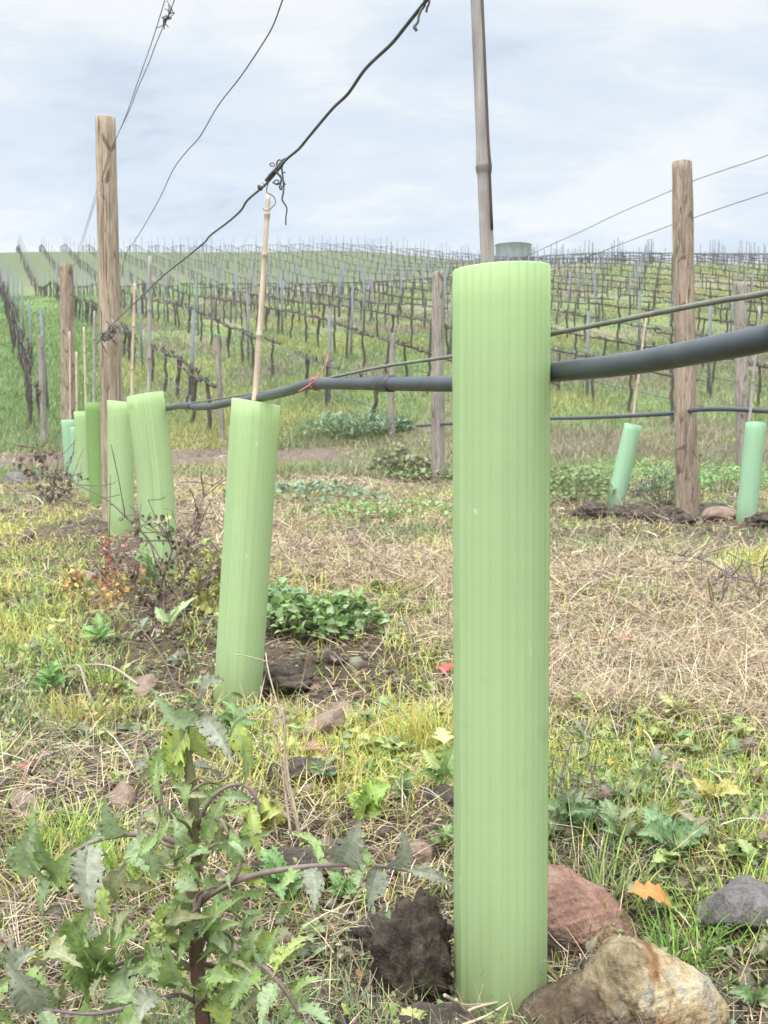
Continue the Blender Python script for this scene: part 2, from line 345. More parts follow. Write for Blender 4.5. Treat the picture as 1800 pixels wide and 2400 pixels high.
# ------------------------------------------------------------------ ground cover masks
def masks(x, y):
    v = x + ROW * y - A1
    n = fbm(x * 1.1 + 9, y * 0.8, 4, 31); n2 = fbm(x * 2.7, y * 2.2 + 4, 3, 47)
    straw = ss(v, .12, .55) * (1 - ss(v, 2.3, 2.8)) * ss(y, 1.45, 1.75) * (1 - .55 * ss(y, 4.0, 6))
    straw = np.clip(straw * (1 - .85 * ss(n, .56, .64)) + .25 * ss(n2, .5, .66), 0, 1)
    soil = np.exp(-(v / .30) ** 2) * ss(n2, .36, .52) + .8 * ss(n, .62, .7) * (1 - straw)
    soil = soil + np.exp(-(((x - 1.5) / .8) ** 2 + ((y - 5.35) / .5) ** 2)) * 1.5 + .9 * np.exp(-(((x - 2.4) / .5) ** 2 + ((y - 5.2) / .3) ** 2))
    soil = soil + 1.2 * np.exp(-(((x + .42) / .16) ** 2 + ((y - 2.1) / .3) ** 2)) + 1.0 * np.exp(-(((x + .12) / .14) ** 2 + ((y - 2.15) / .2) ** 2))
    soil = soil + 1.3 * np.exp(-(((x - .21) / .13) ** 2 + ((y - .96) / .06) ** 2)) + 1.2 * np.exp(-(((x - .2) / .16) ** 2 + ((y - .80) / .08) ** 2))
    soil = soil + 1.3 * np.exp(-(((x - .08) / .17) ** 2 + ((y - .80) / .12) ** 2)) + .9 * ss(n2, .55, .64)
    for gx_, gy_, gr_ in ((-.31, 1.95, .1), (-.74, 3.19, .16), (-1.16, 4.35, .2), (-1.33, 4.9, .2), (-1.7, 6.0, .2), (1.83, 6.2, .25)): soil = soil + 1.2 * np.exp(-((x - gx_) ** 2 + (y - gy_) ** 2) / gr_ ** 2)  # bare soil at guard and post feet, with contact shade painted in by colour
    trk = np.abs(y - track_y(x)); track = (1 - ss(trk, .78, 1.0)) * (1 - ss(x, -.7, .4))
    lush = (1 - ss(v, -.35, -.05)) * (1 - ss(y, 3.2, 4.6)) * np.maximum(ss(n2, .30, .46), .8 * (1 - ss(y, 1.4, 1.9))) + .75 * ss(v, .0, .2) * (1 - ss(y, 1.25, 1.6)) * ss(n2, .38, .56)
    green = np.clip(np.maximum(ss(n + .15 * (n2 - .5), .36, .56), lush) * (1 - .85 * straw), 0, 1)
    return straw, np.clip(soil, 0, 1), green, track

# ------------------------------------------------------------------ the ground, one sheet to the horizon
az = np.concatenate([np.linspace(-180, -36, 30)[:-1], np.linspace(-36, 36, 420), np.linspace(36, 180, 30)[1:-1]])
az = np.radians(az); na = len(az)
rr = np.concatenate([[0.02], np.exp(np.linspace(math.log(.3), math.log(260), 540))]); nr = len(rr)
AZ, RR = np.meshgrid(az, rr); X = (RR * np.sin(AZ)).ravel(); Y = (RR * np.cos(AZ)).ravel()
Z = G(X, Y)
st, so_, gr, tk = masks(X, Y)
soilc = np.array((.082, .058, .040)); strawc = np.array((.17, .125, .09)); greenc = np.array((.105, .135, .038)); trackc = np.array((.155, .118, .088))
olive = np.array((.20, .185, .095)); hillg = np.array((.12, .18, .052)); hillt = np.array((.18, .17, .09))
def lerp(a, b, t): return a + (b - a) * t[:, None]
n = fbm(X * .5, Y * .35, 4, 77); far = ss(Y, 3, 8)
C = lerp(np.tile(soilc, (len(X), 1)), strawc, np.clip(st * .6 + .02, 0, 1)); C = lerp(C, greenc * .7, gr * .45)
C = lerp(C, lerp(np.tile(olive, (len(X), 1)), hillt, n), far * .8); C = lerp(C, greenc * 1.2, far * gr * .5)
C = lerp(C, soilc, so_ * .85)
hf = ss(Y, 12.6, 15)
nh = fbm(X * .35 + 3, Y * .16, 4, 91)
rowp = (X + .38 * Y - .6) / 2.2; rowd = np.abs(rowp - np.round(rowp)) * 2.2
HC = lerp(np.tile(hillg, (len(X), 1)), hillt, np.clip(ss(nh, .44, .66) * .8 + .35 * ss(X / np.maximum(Y, 1), -.05, .3), 0, 1))
HC = lerp(HC, np.array((.21, .17, .11)), (1 - ss(rowd, .2, .55)) * .45)
HC = lerp(HC, np.array((.095, .105, .052)), ss(Y, 58, 80) * .85 * (1 - .6 * ss(X, 0, 18)))
HC = lerp(HC, np.array((.115, .185, .045)), (1 - ss(X / np.maximum(Y, 1), -.30, -.22)) * (1 - ss(Y, 50, 70)) * .8)
C = lerp(C, HC, hf); C = lerp(C, trackc * .9, tk)
I = np.arange(nr * na).reshape(nr, na); a_ = I[:-1]; b_ = I[1:]
Fg = np.stack([a_, b_, np.roll(b_, -1, 1), np.roll(a_, -1, 1)], -1).reshape(-1, 4)[:, ::-1]
ground = mesh_np('ground', np.stack([X, Y, Z], 1), [Fg], M['ground'], None, C)
tag(ground, 'uneven ground of soil, weeds and dry grass rising to the vineyard hill', 'ground', kind='structure')

# ------------------------------------------------------------------ scatter tools
def ribbons(P, head, elev, droop, length, width, col, seg=3, twist=None):
    n = len(P); V = np.zeros((n, seg + 1, 2, 3)); p = P.copy()
    sv = np.stack([-np.sin(head), np.cos(head), np.zeros(n)], 1)
    if twist is not None: sv = sv * np.cos(twist)[:, None] + np.stack([np.zeros(n), np.zeros(n), np.sin(twist)], 1)
    for k in range(seg + 1):
        wk = width * (1 - (k / seg) ** 1.6 * .85) * .5
        V[:, k, 0] = p - sv * wk[:, None]; V[:, k, 1] = p + sv * wk[:, None]
        e_ = elev - droop * (k + .5) / seg; h = head
        p = p + np.stack([np.cos(e_) * np.cos(h), np.cos(e_) * np.sin(h), np.sin(e_)], 1) * (length / seg)[:, None]
    base = (np.arange(n) * (seg + 1) * 2)[:, None, None]; k = np.arange(seg)[None, :, None] * 2
    q = base + k + np.array([0, 1, 3, 2])[None, None, :]
    shade = np.repeat(col[:, None, :], (seg + 1) * 2, 1)
    return V.reshape(-1, 3), q.reshape(-1, 4), shade.reshape(-1, 3)
def rotmat(yaw, pitch, roll):
    cy, sy, cp, sp_, cr, sr = np.cos(yaw), np.sin(yaw), np.cos(pitch), np.sin(pitch), np.cos(roll), np.sin(roll)
    R = np.zeros((len(yaw), 3, 3))
    R[:, 0, 0] = cy * cp; R[:, 0, 1] = cy * sp_ * sr - sy * cr; R[:, 0, 2] = cy * sp_ * cr + sy * sr
    R[:, 1, 0] = sy * cp; R[:, 1, 1] = sy * sp_ * sr + cy * cr; R[:, 1, 2] = sy * sp_ * cr - cy * sr
    R[:, 2, 0] = -sp_; R[:, 2, 1] = cp * sr; R[:, 2, 2] = cp * cr
    return R
def scatter(TV, TF, TC, P, yaw, pitch, roll, scale, col):
    n, m = len(P), len(TV)
    V = np.einsum('nij,mj->nmi', rotmat(yaw, pitch, roll), TV) * np.reshape(scale, (n, 1, 1)) + P[:, None, :]
    Fo = (TF[None] + (np.arange(n) * m)[:, None, None]).reshape(-1, TF.shape[1])
    return V.reshape(-1, 3), Fo, (TC[None, :, :] * col[:, None, :]).reshape(-1, 3)
def leaf_tpl(ws, fold=.25, curl=.5, rib=1.35, nseg=None):
    """leaf along +x of length 1; ws = half widths along it"""
    m = len(ws); V = []; Cc = []
    ang = 0; x = z = 0
    for i, h in enumerate(ws):
        t = i / (m - 1)
        if i: ang = -curl * t; x += math.cos(ang) / (m - 1); z += math.sin(ang) / (m - 1)
        for s_ in (-1, -.5, 0, .5, 1):
            V.append((x, s_ * h, z + abs(s_) * h * fold)); Cc.append([rib if s_ == 0 else 1.0] * 3)
    I = np.arange(m * 5).reshape(m, 5)
    Fq = np.stack([I[:-1, :-1], I[1:, :-1], I[1:, 1:], I[:-1, 1:]], -1).reshape(-1, 4)
    return np.array(V), Fq, np.array(Cc)
def small_tpl(wd=.3, fold=.3):
    V = np.array([(0, 0, 0), (.35, -wd, fold * wd), (.35, 0, 0), (.35, wd, fold * wd), (.75, -wd * .75, fold * wd - .05), (.75, 0, -.05), (.75, wd * .75, fold * wd - .05), (1, 0, -.14)])
    Fq = np.array([(0, 1, 2, 2), (0, 2, 3, 3), (1, 4, 5, 2), (2, 5, 6, 3), (4, 7, 5, 5), (5, 7, 6, 6)])
    return V, Fq, np.ones((8, 3))
def tri_fix(Fq):
    Fq = np.asarray(Fq); d = Fq[:, 2] == Fq[:, 3]; return [Fq[~d], Fq[d][:, :3]]
def pick(cols, n, jit=.15):
    c = np.array(cols)[RNG.integers(0, len(cols), n)]; return np.clip(c * (1 + RNG.normal(0, jit, (n, 1))) * (1 + RNG.normal(0, .06, (n, 3))), .01, .9)
def spots(n, r0, r1, half=27):
    r = np.exp(RNG.uniform(math.log(r0), math.log(r1), n)); t = np.radians(RNG.uniform(-half, half, n))
    if r0 < 1:      # a wider margin close by, so that the ground stays covered from a step aside
        rs = min(r1, 3.2); m_s = int(n * math.log(rs / r0) * 20 / (math.log(r1 / r0) * half)); r = np.r_[r, np.exp(RNG.uniform(math.log(r0), math.log(rs), m_s))]
        t = np.r_[t, np.radians(RNG.uniform(half, half + 20, m_s) * RNG.choice([-1, 1], m_s))]
    return r * np.sin(t), r * np.cos(t)
GUARDS = []
class Acc:
    def __init__(s): s.v = []; s.f = []; s.c = []; s.n = 0
    def add(s, VFC):
        V, Fq, c = VFC; s.v.append(V); s.f.append(Fq + s.n); s.c.append(c); s.n += len(V)
    def build(s, name, mat, label, cat):
        o = mesh_np(name, np.vstack(s.v), tri_fix(np.vstack(s.f)), mat, None, np.vstack(s.c)); return tag(o, label, cat, kind='stuff')
PI = math.pi
STRAWC = [(.45, .355, .225), (.39, .30, .185), (.32, .245, .155), (.53, .43, .29), (.25, .185, .12), (.36, .265, .17)]
LIME = [(.30, .42, .07), (.38, .46, .09), (.24, .36, .06), (.46, .47, .12), (.19, .31, .06)]
YELL = [(.56, .50, .12), (.50, .47, .11), (.44, .45, .11), (.58, .46, .13), (.37, .42, .09)]
GRN = [(.16, .23, .075), (.21, .27, .085), (.14, .19, .075), (.26, .31, .11), (.19, .23, .13), (.30, .31, .15), (.26, .24, .12), (.28, .24, .14)]
# --- dry grass: long bent stalks lying over one another
acc = Acc()
x, y = spots(290000, .62, 13, 27); s_, so2, g_, t_ = masks(x, y)
keep = RNG.random(len(x)) < (np.clip(s_ + .045 + .25 * ss(y, 4, 8), 0, 1) * (1 - .8 * t_) * (1 - .55 * so2)); x, y = x[keep], y[keep]; nn = len(x); r = np.hypot(x, y)
sc = .75 + .25 * ss(r, 0, 1) + .55 * ss(r, 3, 10)
P = np.stack([x, y, G(x, y) + RNG.uniform(0, .02, nn) * sc], 1)
acc.add(ribbons(P, RNG.uniform(0, 2 * PI, nn), RNG.normal(.28, .34, nn), RNG.normal(.5, .55, nn), RNG.uniform(.03, .12, nn) * sc * (.6 + .4 * ss(r, 1.0, 1.8)), RNG.uniform(.0008, .0018, nn) * (.8 + .48 * np.maximum(r - .8, 0) ** .85), pick(STRAWC, nn, .28), 3, RNG.uniform(-.9, .9, nn)))
x, y = spots(60000, .62, 9, 27); s_, so2, g_, t_ = masks(x, y); keep = RNG.random(len(x)) < .35 * so2 + .06; x, y = x[keep], y[keep]; nn = len(x); r = np.hypot(x, y)
acc.add(ribbons(np.stack([x, y, G(x, y) + .004], 1), RNG.uniform(0, 2 * PI, nn), RNG.normal(.05, .2, nn), RNG.normal(.1, .3, nn), RNG.uniform(.012, .05, nn), RNG.uniform(.0008, .002, nn) * (.8 + .4 * np.maximum(r - .8, 0) ** .85), pick(STRAWC + [(.17, .12, .09), (.14, .10, .075)], nn, .25), 2, RNG.uniform(-.5, .5, nn)))
acc.build('dry_grass', M['straw'], 'matted tan dry grass stalks lying between the young vine rows', 'dry grass')
# --- fresh grass in small tussocks
acc = Acc()
x, y = spots(26000, .6, 14, 27); s_, so2, g_, t_ = masks(x, y)
lime = fbm(x * 1.7 + 20, y * 1.4, 3, 61)
keep = RNG.random(len(x)) < (g_ * (.4 + .6 * ss(lime, .42, .56)) * (1 - t_) * (1 - .9 * so2)); x, y = x[keep], y[keep]; lime = lime[keep]
nb = 15; nn = len(x) * nb; r = np.hypot(x, y); cr = .018 + .012 * r ** .8
bx = np.repeat(x, nb) + RNG.normal(0, 1, nn) * np.repeat(cr, nb); by = np.repeat(y, nb) + RNG.normal(0, 1, nn) * np.repeat(cr, nb)
hue = np.repeat(fbm(x * 1.3, y * 1.3 + 40, 2, 5) + RNG.normal(0, .09, len(x)) + .12 * ss(y, 1.15, 1.3) * (1 - ss(y, 1.7, 2)), nb); rb = np.repeat(r, nb)
cc = np.where((hue > .54)[:, None], pick(YELL, nn), np.where((hue > .43)[:, None], pick(LIME, nn), pick(GRN, nn)))
hd = RNG.uniform(0, 2 * PI, nn)
acc.add(ribbons(np.stack([bx, by, G(bx, by) - .003], 1), hd, RNG.normal(1.1, .3, nn), RNG.normal(.9, .4, nn), RNG.uniform(.025, .06, nn) * (.85 + .45 * ss(rb, 1, 6)), RNG.uniform(.0012, .0024, nn) * (.8 + .5 * np.maximum(rb - .8, 0) ** .9), cc, 3))
acc.build('grass', M['leaf'], 'short lime and yellow grass growing in tussocks on the vineyard floor', 'grass')
# --- low broad-leaved weeds
acc = Acc(); tp = small_tpl(.24, .4); lob = leaf_tpl([.02, .10, .34, .20, .40, .22, .30, .10, .01], .3, .7)
x, y = spots(9500, .6, 12, 27); s_, so2, g_, t_ = masks(x, y); wd = fbm(x * 2.1 + 50, y * 1.9, 3, 71) + .10 * (1 - ss(y, 1.2, 1.5)) * ss(x, -.1, .1)
keep = RNG.random(len(x)) < (np.clip(g_ * .8 + .3 * ss(wd, .5, .6), 0, 1) * ss(wd, .38, .55) * (1 - t_) * (1 - .85 * so2) * (1 - .6 * s_)); x, y = x[keep], y[keep]
nb = 9; nn = len(x) * nb; r = np.hypot(x, y); cr = .014 + .010 * r
bx = np.repeat(x, nb) + RNG.normal(0, 1, nn) * np.repeat(cr, nb); by = np.repeat(y, nb) + RNG.normal(0, 1, nn) * np.repeat(cr, nb); rb = np.repeat(r, nb)
P = np.stack([bx, by, G(bx, by) + RNG.uniform(.002, .03, nn) * (.7 + .25 * rb ** .6)], 1)
hue = np.repeat(RNG.random(len(x)), nb); cc = np.where((hue > .86)[:, None], pick([(.40, .38, .10), (.36, .40, .11), (.44, .32, .12)], nn), np.where((hue > .83)[:, None], pick([(.30, .12, .06), (.33, .16, .09), (.26, .15, .09)], nn), pick(GRN, nn)))
acc.add(scatter(*tp, P, RNG.uniform(0, 2 * PI, nn), RNG.normal(-.25, .45, nn), RNG.normal(0, .4, nn), RNG.uniform(.005, .012, nn) * (.8 + .30 * rb ** .75), cc))
x, y = spots(1250, .66, 3.2, 25); s_, so2, g_, t_ = masks(x, y); keep = RNG.random(len(x)) < (1 - .92 * s_) * (1 - .75 * so2); x, y = x[keep], y[keep]
nb = 8; nn = len(x) * nb; r = np.hypot(x, y); rb = np.repeat(r, nb); yw = np.tile(np.arange(nb) * 2.4, len(x)) + RNG.normal(0, .3, nn)
P = np.stack([np.repeat(x, nb), np.repeat(y, nb), np.repeat(G(x, y), nb) + RNG.uniform(.002, .02, nn)], 1)
kinds = np.array([(.19, .26, .09), (.16, .22, .08), (.24, .30, .10), (.21, .23, .14), (.27, .24, .14), (.36, .37, .13), (.28, .33, .10), (.22, .15, .12)])[np.repeat(RNG.integers(0, 8, len(x)), nb)]
acc.add(scatter(*lob, P, yw, RNG.normal(-.55, .35, nn), RNG.normal(0, .3, nn), np.repeat(RNG.uniform(.009, .022, len(x)), nb) * RNG.uniform(.6, 1.2, nn) * (.8 + .25 * rb), kinds * (1 + RNG.normal(0, .15, (nn, 1)))))
acc.build('ground_weeds', M['leaf'], 'low green broad leaved weeds creeping over the bare soil', 'weeds')
# --- dark crumbs of earth and grit
acc = Acc(); ico = np.array([(0, 0, 1), (.9, 0, .2), (.2, .8, .3), (-.8, .4, .1), (-.6, -.7, .2), (.4, -.8, .1), (0, 0, -.6)]); icf = np.array([(0, 1, 2, 2), (0, 2, 3, 3), (0, 3, 4, 4), (0, 4, 5, 5), (0, 5, 1, 1), (6, 2, 1, 1), (6, 3, 2, 2), (6, 4, 3, 3), (6, 5, 4, 4), (6, 1, 5, 5)])
x, y = spots(42000, .6, 10, 27); s_, so2, g_, t_ = masks(x, y); keep = RNG.random(len(x)) < (.08 + .92 * so2) * (1 - .7 * s_); x, y = x[keep], y[keep]; nn = len(x); r = np.hypot(x, y)
acc.add(scatter(ico, icf, np.ones((7, 3)), np.stack([x, y, G(x, y) + .001], 1), RNG.uniform(0, 6.3, nn), RNG.normal(0, .6, nn), RNG.normal(0, .6, nn), RNG.gamma(1.3, .0020, nn) * (.7 + .42 * r ** .8), pick([(.10, .072, .050), (.075, .054, .038), (.13, .096, .068), (.19, .145, .105)], nn)))
acc.build('soil_crumbs', M['plain'], 'dark crumbs of soil and grit lying on the bare patches', 'soil')
# --- hillside and verge growth, far off
acc = Acc()
x, y = spots(95000, 9.5, 62, 27); s_, so2, g_, t_ = masks(x, y); hg = fbm(x * .7 + 7, y * .35, 4, 83)
keep = RNG.random(len(x)) < (np.clip(ss(hg, .34, .56) + .45 * (1 - ss(y, 18, 30)), 0, 1) * (1 - t_)); x, y = x[keep], y[keep]; hg = hg[keep]; nn = len(x); r = np.hypot(x, y)
hue = fbm(x * .45, y * .25, 3, 15) + RNG.normal(0, .07, nn); hue = np.where(x / y < -.27, .5, hue)
nb = 7; nn = len(x) * nb; rb = np.repeat(r, nb); hb = np.repeat(hue, nb)
bx = np.repeat(x, nb) + RNG.normal(0, 1, nn) * (.05 + .004 * rb); by = np.repeat(y, nb) + RNG.normal(0, 1, nn) * (.05 + .004 * rb)
cc = np.where((hb > .60)[:, None], pick([(.33, .33, .11), (.30, .34, .10), (.36, .32, .13)], nn), np.where((hb > .43)[:, None], pick([(.19, .26, .09), (.16, .24, .08), (.23, .28, .11)], nn), pick([(.27, .235, .15), (.24, .205, .125), (.31, .265, .175)], nn)))
acc.add(ribbons(np.stack([bx, by, G(bx, by) - .01], 1), RNG.uniform(0, 6.3, nn), RNG.normal(1.0, .35, nn), RNG.normal(.9, .4, nn), RNG.uniform(.07, .17, nn) * (.85 + rb / 90), RNG.uniform(.006, .012, nn) * (rb / 14) ** .9, cc, 2))
acc.build('hillside_grass', M['leaf'], 'patchy green and yellow grass between the vines on the hillside', 'grass')

# ------------------------------------------------------------------ young rows: posts
def post(top, base, r0, r1, mat, label, knots=0.02, seed=1, slant=.0):
    rg = np.random.default_rng(seed); top = Vector(top); base = Vector(base)
    gz = g1(base.x, base.y); ax = (top - base)
    b0 = base + ax * ((gz - .12 - base.z) / ax.z); n = 46; sd = 28; mb = MB()
    th = np.arange(sd) / sd * 2 * PI; V = np.zeros((n + 3, sd, 3)); Cc = np.ones((n + 3, sd, 3))
    prof = 1 + .02 * np.sin(th * 3 + rg.uniform(0, 6)) + .015 * np.sin(th * 5 + 1)
    lum = fbm(np.linspace(0, 5, n) + seed, np.zeros(n), 3, seed) - .5
    for i in range(n):
        t = i / (n - 1); c = np.array(b0.lerp(top, t)); r = r1 + (r0 - r1) * t + r1 * .10 * lum[i]
        loc = fbm(np.cos(th) * 1.4 + 7 + seed, np.full(sd, t * 9) + np.sin(th), 3, seed) - .5
        V[i] = c + np.stack([np.cos(th), np.sin(th), np.zeros(sd)], 1) * (r * prof * (1 + knots * 3 * loc))[:, None]
        if i == n - 1: V[i, :, 2] += slant * np.cos(th) * r
    rim = V[n - 1].copy(); c = np.array(top)
    for j, (f, dz) in enumerate(((.93, .004), (.5, .005), (.02, .004))):
        V[n + j] = c + (rim - c) * np.array((f, f, f if j else 1)) + (0, 0, dz); Cc[n + j] = 1.15 if j < 2 else .8
    I = np.arange((n + 3) * sd).reshape(n + 3, sd); a = I[:-1]; b = I[1:]
    Fq = np.stack([a, np.roll(a, -1, 1), np.roll(b, -1, 1), b], -1).reshape(-1, 4)
    mb.add(V.reshape(-1, 3), Fq, None, Cc.reshape(-1, 3)); o = mb.build('wooden_post', mat, None, True, (b0.x, b0.y, gz))
    return tag(o, label, 'post', 'round wooden trellis posts')
P1t, P1b = at(227, 255, 4.9), at(246, 1150, 4.9)
post(P1t, P1b, .046, .055, M['wood'], 'tall smooth tan wooden post standing behind the cluster of green tube guards', .012, 3)
P2t, P2b = at(1473, 351, 5.67), at(1484, 1128, 5.67)
post(P2t, P2b, .054, .062, M['wood_dark'], 'tall knotty brown post rising from the heap of dark earth', .035, 8)
post(at(143, 570, 9.4), at(149, 1035, 9.4), .057, .07, M['wood_dark'], 'peeling reddish brown post at the track end of the row of tube guards', .05, 13)
post(at(946, 588, 9.0), at(946, 1002, 9.0), .05, .062, M['wood_grey'], 'pale grey weathered post with a reddish cut top, seen just beside the tallest tube guard', .02, 21, .15)
post(at(1599, 612, 9.85), at(1606, 1020, 9.85), .058, .066, M['wood_grey'], 'pinkish grey peeling post behind the mint guard near the picture edge', .05, 34)

# ------------------------------------------------------------------ tube guards and their canes
def guard(top, bot, rx, ry, mat, label, yaw=0, creases=(), flutes=33, tilt=(0, 0), ns=16, sink=.03, group='green plastic tube guards around young vines', bend=0.0):
    top = Vector(top); bot = Vector(bot); gz = g1(bot.x, bot.y); ax = top - bot
    b0 = bot + ax * ((min(gz, bot.z + .05) - sink - bot.z) / ax.z)
    sd = flutes * 8; th = np.arange(sd) / sd * 2 * PI; ct, sn = np.cos(th + yaw), np.sin(th + yaw)
    rad = np.ones(sd)
    for (ca, wd_, am) in creases:
        d = np.abs((th - math.radians(ca) + PI) % (2 * PI) - PI); rad = rad + am * np.clip(1 - d / wd_, 0, 1)
    fl = np.tile([0, .5, .85, 1, 1, 1, .85, .5], flutes); rows = []; cols = []
    A = np.array(ax.normalized()); 
    u = np.array((1.0, 0, 0)) - A * A[0]; u /= np.linalg.norm(u); v = np.cross(A, u)
    def ring(t, k, lip=0):
        c = np.array(b0.lerp(top, t)) + u * bend * math.sin(PI * t); rr_ = rad * k
        p = c + np.outer(np.cos(th) * rr_ * rx, u) + np.outer(np.sin(th) * rr_ * ry, v)
        if t > .9: p = p + np.outer((np.cos(th) * tilt[0] + np.sin(th) * tilt[1]) * (t - .9) * 10, A)
        return p
    wob = np.random.default_rng(len(label)).normal(0, 1, (ns + 1, 2))
    stripe = np.where(fl[:, None] < .3, .93, np.where(fl[:, None] > .9, 1.02, 1.0)) * np.ones((sd, 3))
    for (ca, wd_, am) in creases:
        d = np.abs((th - math.radians(ca) + PI) % (2 * PI) - PI); stripe = stripe * (1 + .11 * np.exp(-(d / .03) ** 2))[:, None]  # crease highlights painted into the vertex colour as thin lighter lines
    for i in range(ns + 1):
        t = i / ns; rows.append(ring(t, 1 + .006 * fl * 1.0 + .004 * wob[i, 0]))
        md = np.clip((.17 + .10 * fbm(np.cos(th) * 2 + 5, np.sin(th) * 2 + i * .2, 3, 9) - t) / .16, 0, 1)[:, None] * (.35 + .65 * fbm(th * 6, np.full(sd, t * 30.), 3, 3)[:, None]) * .8
        cols.append(stripe * (1 - md) + stripe * np.array((.62, .55, .45)) * md)
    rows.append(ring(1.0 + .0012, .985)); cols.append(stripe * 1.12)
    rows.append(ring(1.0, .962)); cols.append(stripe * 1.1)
    for i in range(ns, -1, -2): rows.append(ring(i / ns, .955)); cols.append(np.ones((sd, 3)))
    V = np.array(rows); nrw = len(rows); I = np.arange(nrw * sd).reshape(nrw, sd); a = I[:-1]; b = I[1:]
    Fq = np.stack([a, np.roll(a, -1, 1), np.roll(b, -1, 1), b], -1).reshape(-1, 4)
    mb = MB(); mb.add(V.reshape(-1, 3), Fq, None, np.array(cols).reshape(-1, 3))
    o = mb.build('tree_guard', mat, None, True, (b0.x, b0.y, gz)); GUARDS.append((b0.x, b0.y, rx))
    return tag(o, label, 'tree guard', group)
MG = M['guard']
g0t = at(1083, 583, .88); g0b = at(1081, 2112, .88)
guard(g0t, g0b, .0395 * 1.045, .0395 * 1.045, MG, 'tallest and thickest pale green tube guard, upright beside the tan boulder', creases=((262, .10, .022), (210, .12, .03), (335, .12, .02)), tilt=(.0016, 0), ns=24)
guard(at(553, 868, 1.95), at(513, 1506, 1.95), .046, .044, MG, 'leaning green tube guard with a sharp lengthwise fold, behind the sow thistle', creases=((236, .55, -.10), (205, .10, .03), (285, .08, .02)), tilt=(-.004, .0), ns=18)
guard(at(313, 852, 3.19), at(343, 1268, 3.19), .057, .045, MG, 'green tube guard folded down its middle, tilting over the withered brown weed', creases=((292, .16, .05), (250, .2, -.04), (275, .12, -.06)), tilt=(.006, 0), ns=18, bend=.012)
guard(at(260, 867, 4.35), at(262, 1168, 4.35), .054, .05, MG, 'upright green tube guard overlapping the foot of the tall tan post', creases=((250, .2, .02),), tilt=(-.004, 0))
guard(at(201, 870, 6.0), at(213, 1120, 6.0), .044, .044, M['guard_old'], 'darker olive green tube guard half hidden behind the tall tan post', tilt=(0, 0))
guard(at(174, 889, 6.8), at(186, 1112, 6.8), .044, .044, MG, 'slim light green tube guard between the mint guards and the olive guard')
guard(at(160, 922, 7.9), at(169, 1070, 7.9), .028, .04, M['guard_mint'], 'narrow flattened bluish mint tube guard in front of another mint guard', creases=((300, .3, .1),))
guard(at(146, 907, 9.2), at(156, 1040, 9.2), .058, .05, M['guard_mint'], 'mint green tube guard closest to the dirt track', creases=((280, .2, .05),))
guard(at(1368, 917, 6.2), at(1326, 1100, 6.2), .052, .05, M['guard_mint'], 'strongly leaning mint tube guard beside the knotty post', tilt=(0, .004))
guard(at(1633, 914, 5.1), at(1612, 1122, 5.1), .049, .049, M['guard_mint'], 'straight mint tube guard with an open rim, past the knotty post', tilt=(0, -.006))

def cane(pts, r, mat, label, nodes=(), flare=1.22, taper=.85, split=False):
    P = spline(pts, 14); n = len(P); R = np.linspace(r, r * taper, n); Cc = np.ones((n, 3)) * (1 + .06 * np.sin(np.arange(n) * .9))[:, None]
    L_ = np.cumsum(np.r_[0, np.linalg.norm(np.diff(P, axis=0), axis=1)]); P2, R2, C2 = [], [], []
    extra = [L_[-1] * t for t in nodes]; marks = sorted(list(L_) + [q + d for q in extra for d in (-.012, -.004, 0, .003, .009)])
    for q in marks:
        if q < 0 or q > L_[-1]: continue
        p = np.array([np.interp(q, L_, P[:, k]) for k in range(3)]); rr_ = np.interp(q, L_, R); f = 1; c = np.interp(q, L_, Cc[:, 0])
        for ex in extra:
            d = q - ex
            if abs(d) < .013: f = {0: flare}.get(round(d, 3), flare * .95 if abs(d) < .005 else 1.06 if d > 0 else 1.0); c = .6 if -.005 < d <= 0 else 1.1 if d > 0 else c
        P2.append(p); R2.append(rr_ * f); C2.append([c] * 3)
    mb = MB(); mb.tube(P2, R2, 14, np.array(C2))
    if split:
        i0, i1 = int(len(P2) * .3), len(P2) - 2; off = np.array((.0045, -.0052, 0)); mb.tube([np.array(p) + off * (R2[k] / .006) for k, p in list(enumerate(P2))[i0:i1]], .0011, 6, (.32, .27, .25))
    o = mb.build('bamboo_cane', mat, None, True, tuple(pts[0])); return tag(o, label, 'bamboo cane', 'bamboo canes holding young vines')
def down(p, q, extra):  # extend the line p->q below q
    p = Vector(p); q = Vector(q); return q + (q - p).normalized() * extra
ct, cbm = at(1029, -30, .885), at(1053, 560, .885)
cane([down(ct, cbm, .62), cbm, at(1041, 260, .885), ct, ct + (ct - cbm) * .3], .0062, M['bamboo_grey'], 'thick grey weathered bamboo cane standing inside the tallest tube guard', (.765, .545), 1.2, .82, True)
c2t, c2b = at(580, 418, 1.97), at(551, 862, 1.97)
cane([down(c2t, c2b, .5), c2b, at(566, 640, 1.97), c2t], .0062, M['bamboo'], 'thin pale bamboo cane tied up to the wire knot above the folded guard', (.56, .70, .87, .955), 1.25, .72)
c3t, c3b = at(324, 553, 3.2), at(322, 850, 3.2)
cane([down(c3t, c3b, .4), c3b, c3t], .0062, M['bamboo_grey'], 'straight grey cane rising from the guard folded down its middle', (.62, .8), 1.15)
c4t, c4b = at(291, 612, 4.4), at(284, 870, 4.4)
cane([down(c4t, c4b, .4), c4b, c4t], .0065, M['bamboo'], 'pale tan cane rising just beside the tall tan post, out of the upright guard', (.6, .8), 1.15)
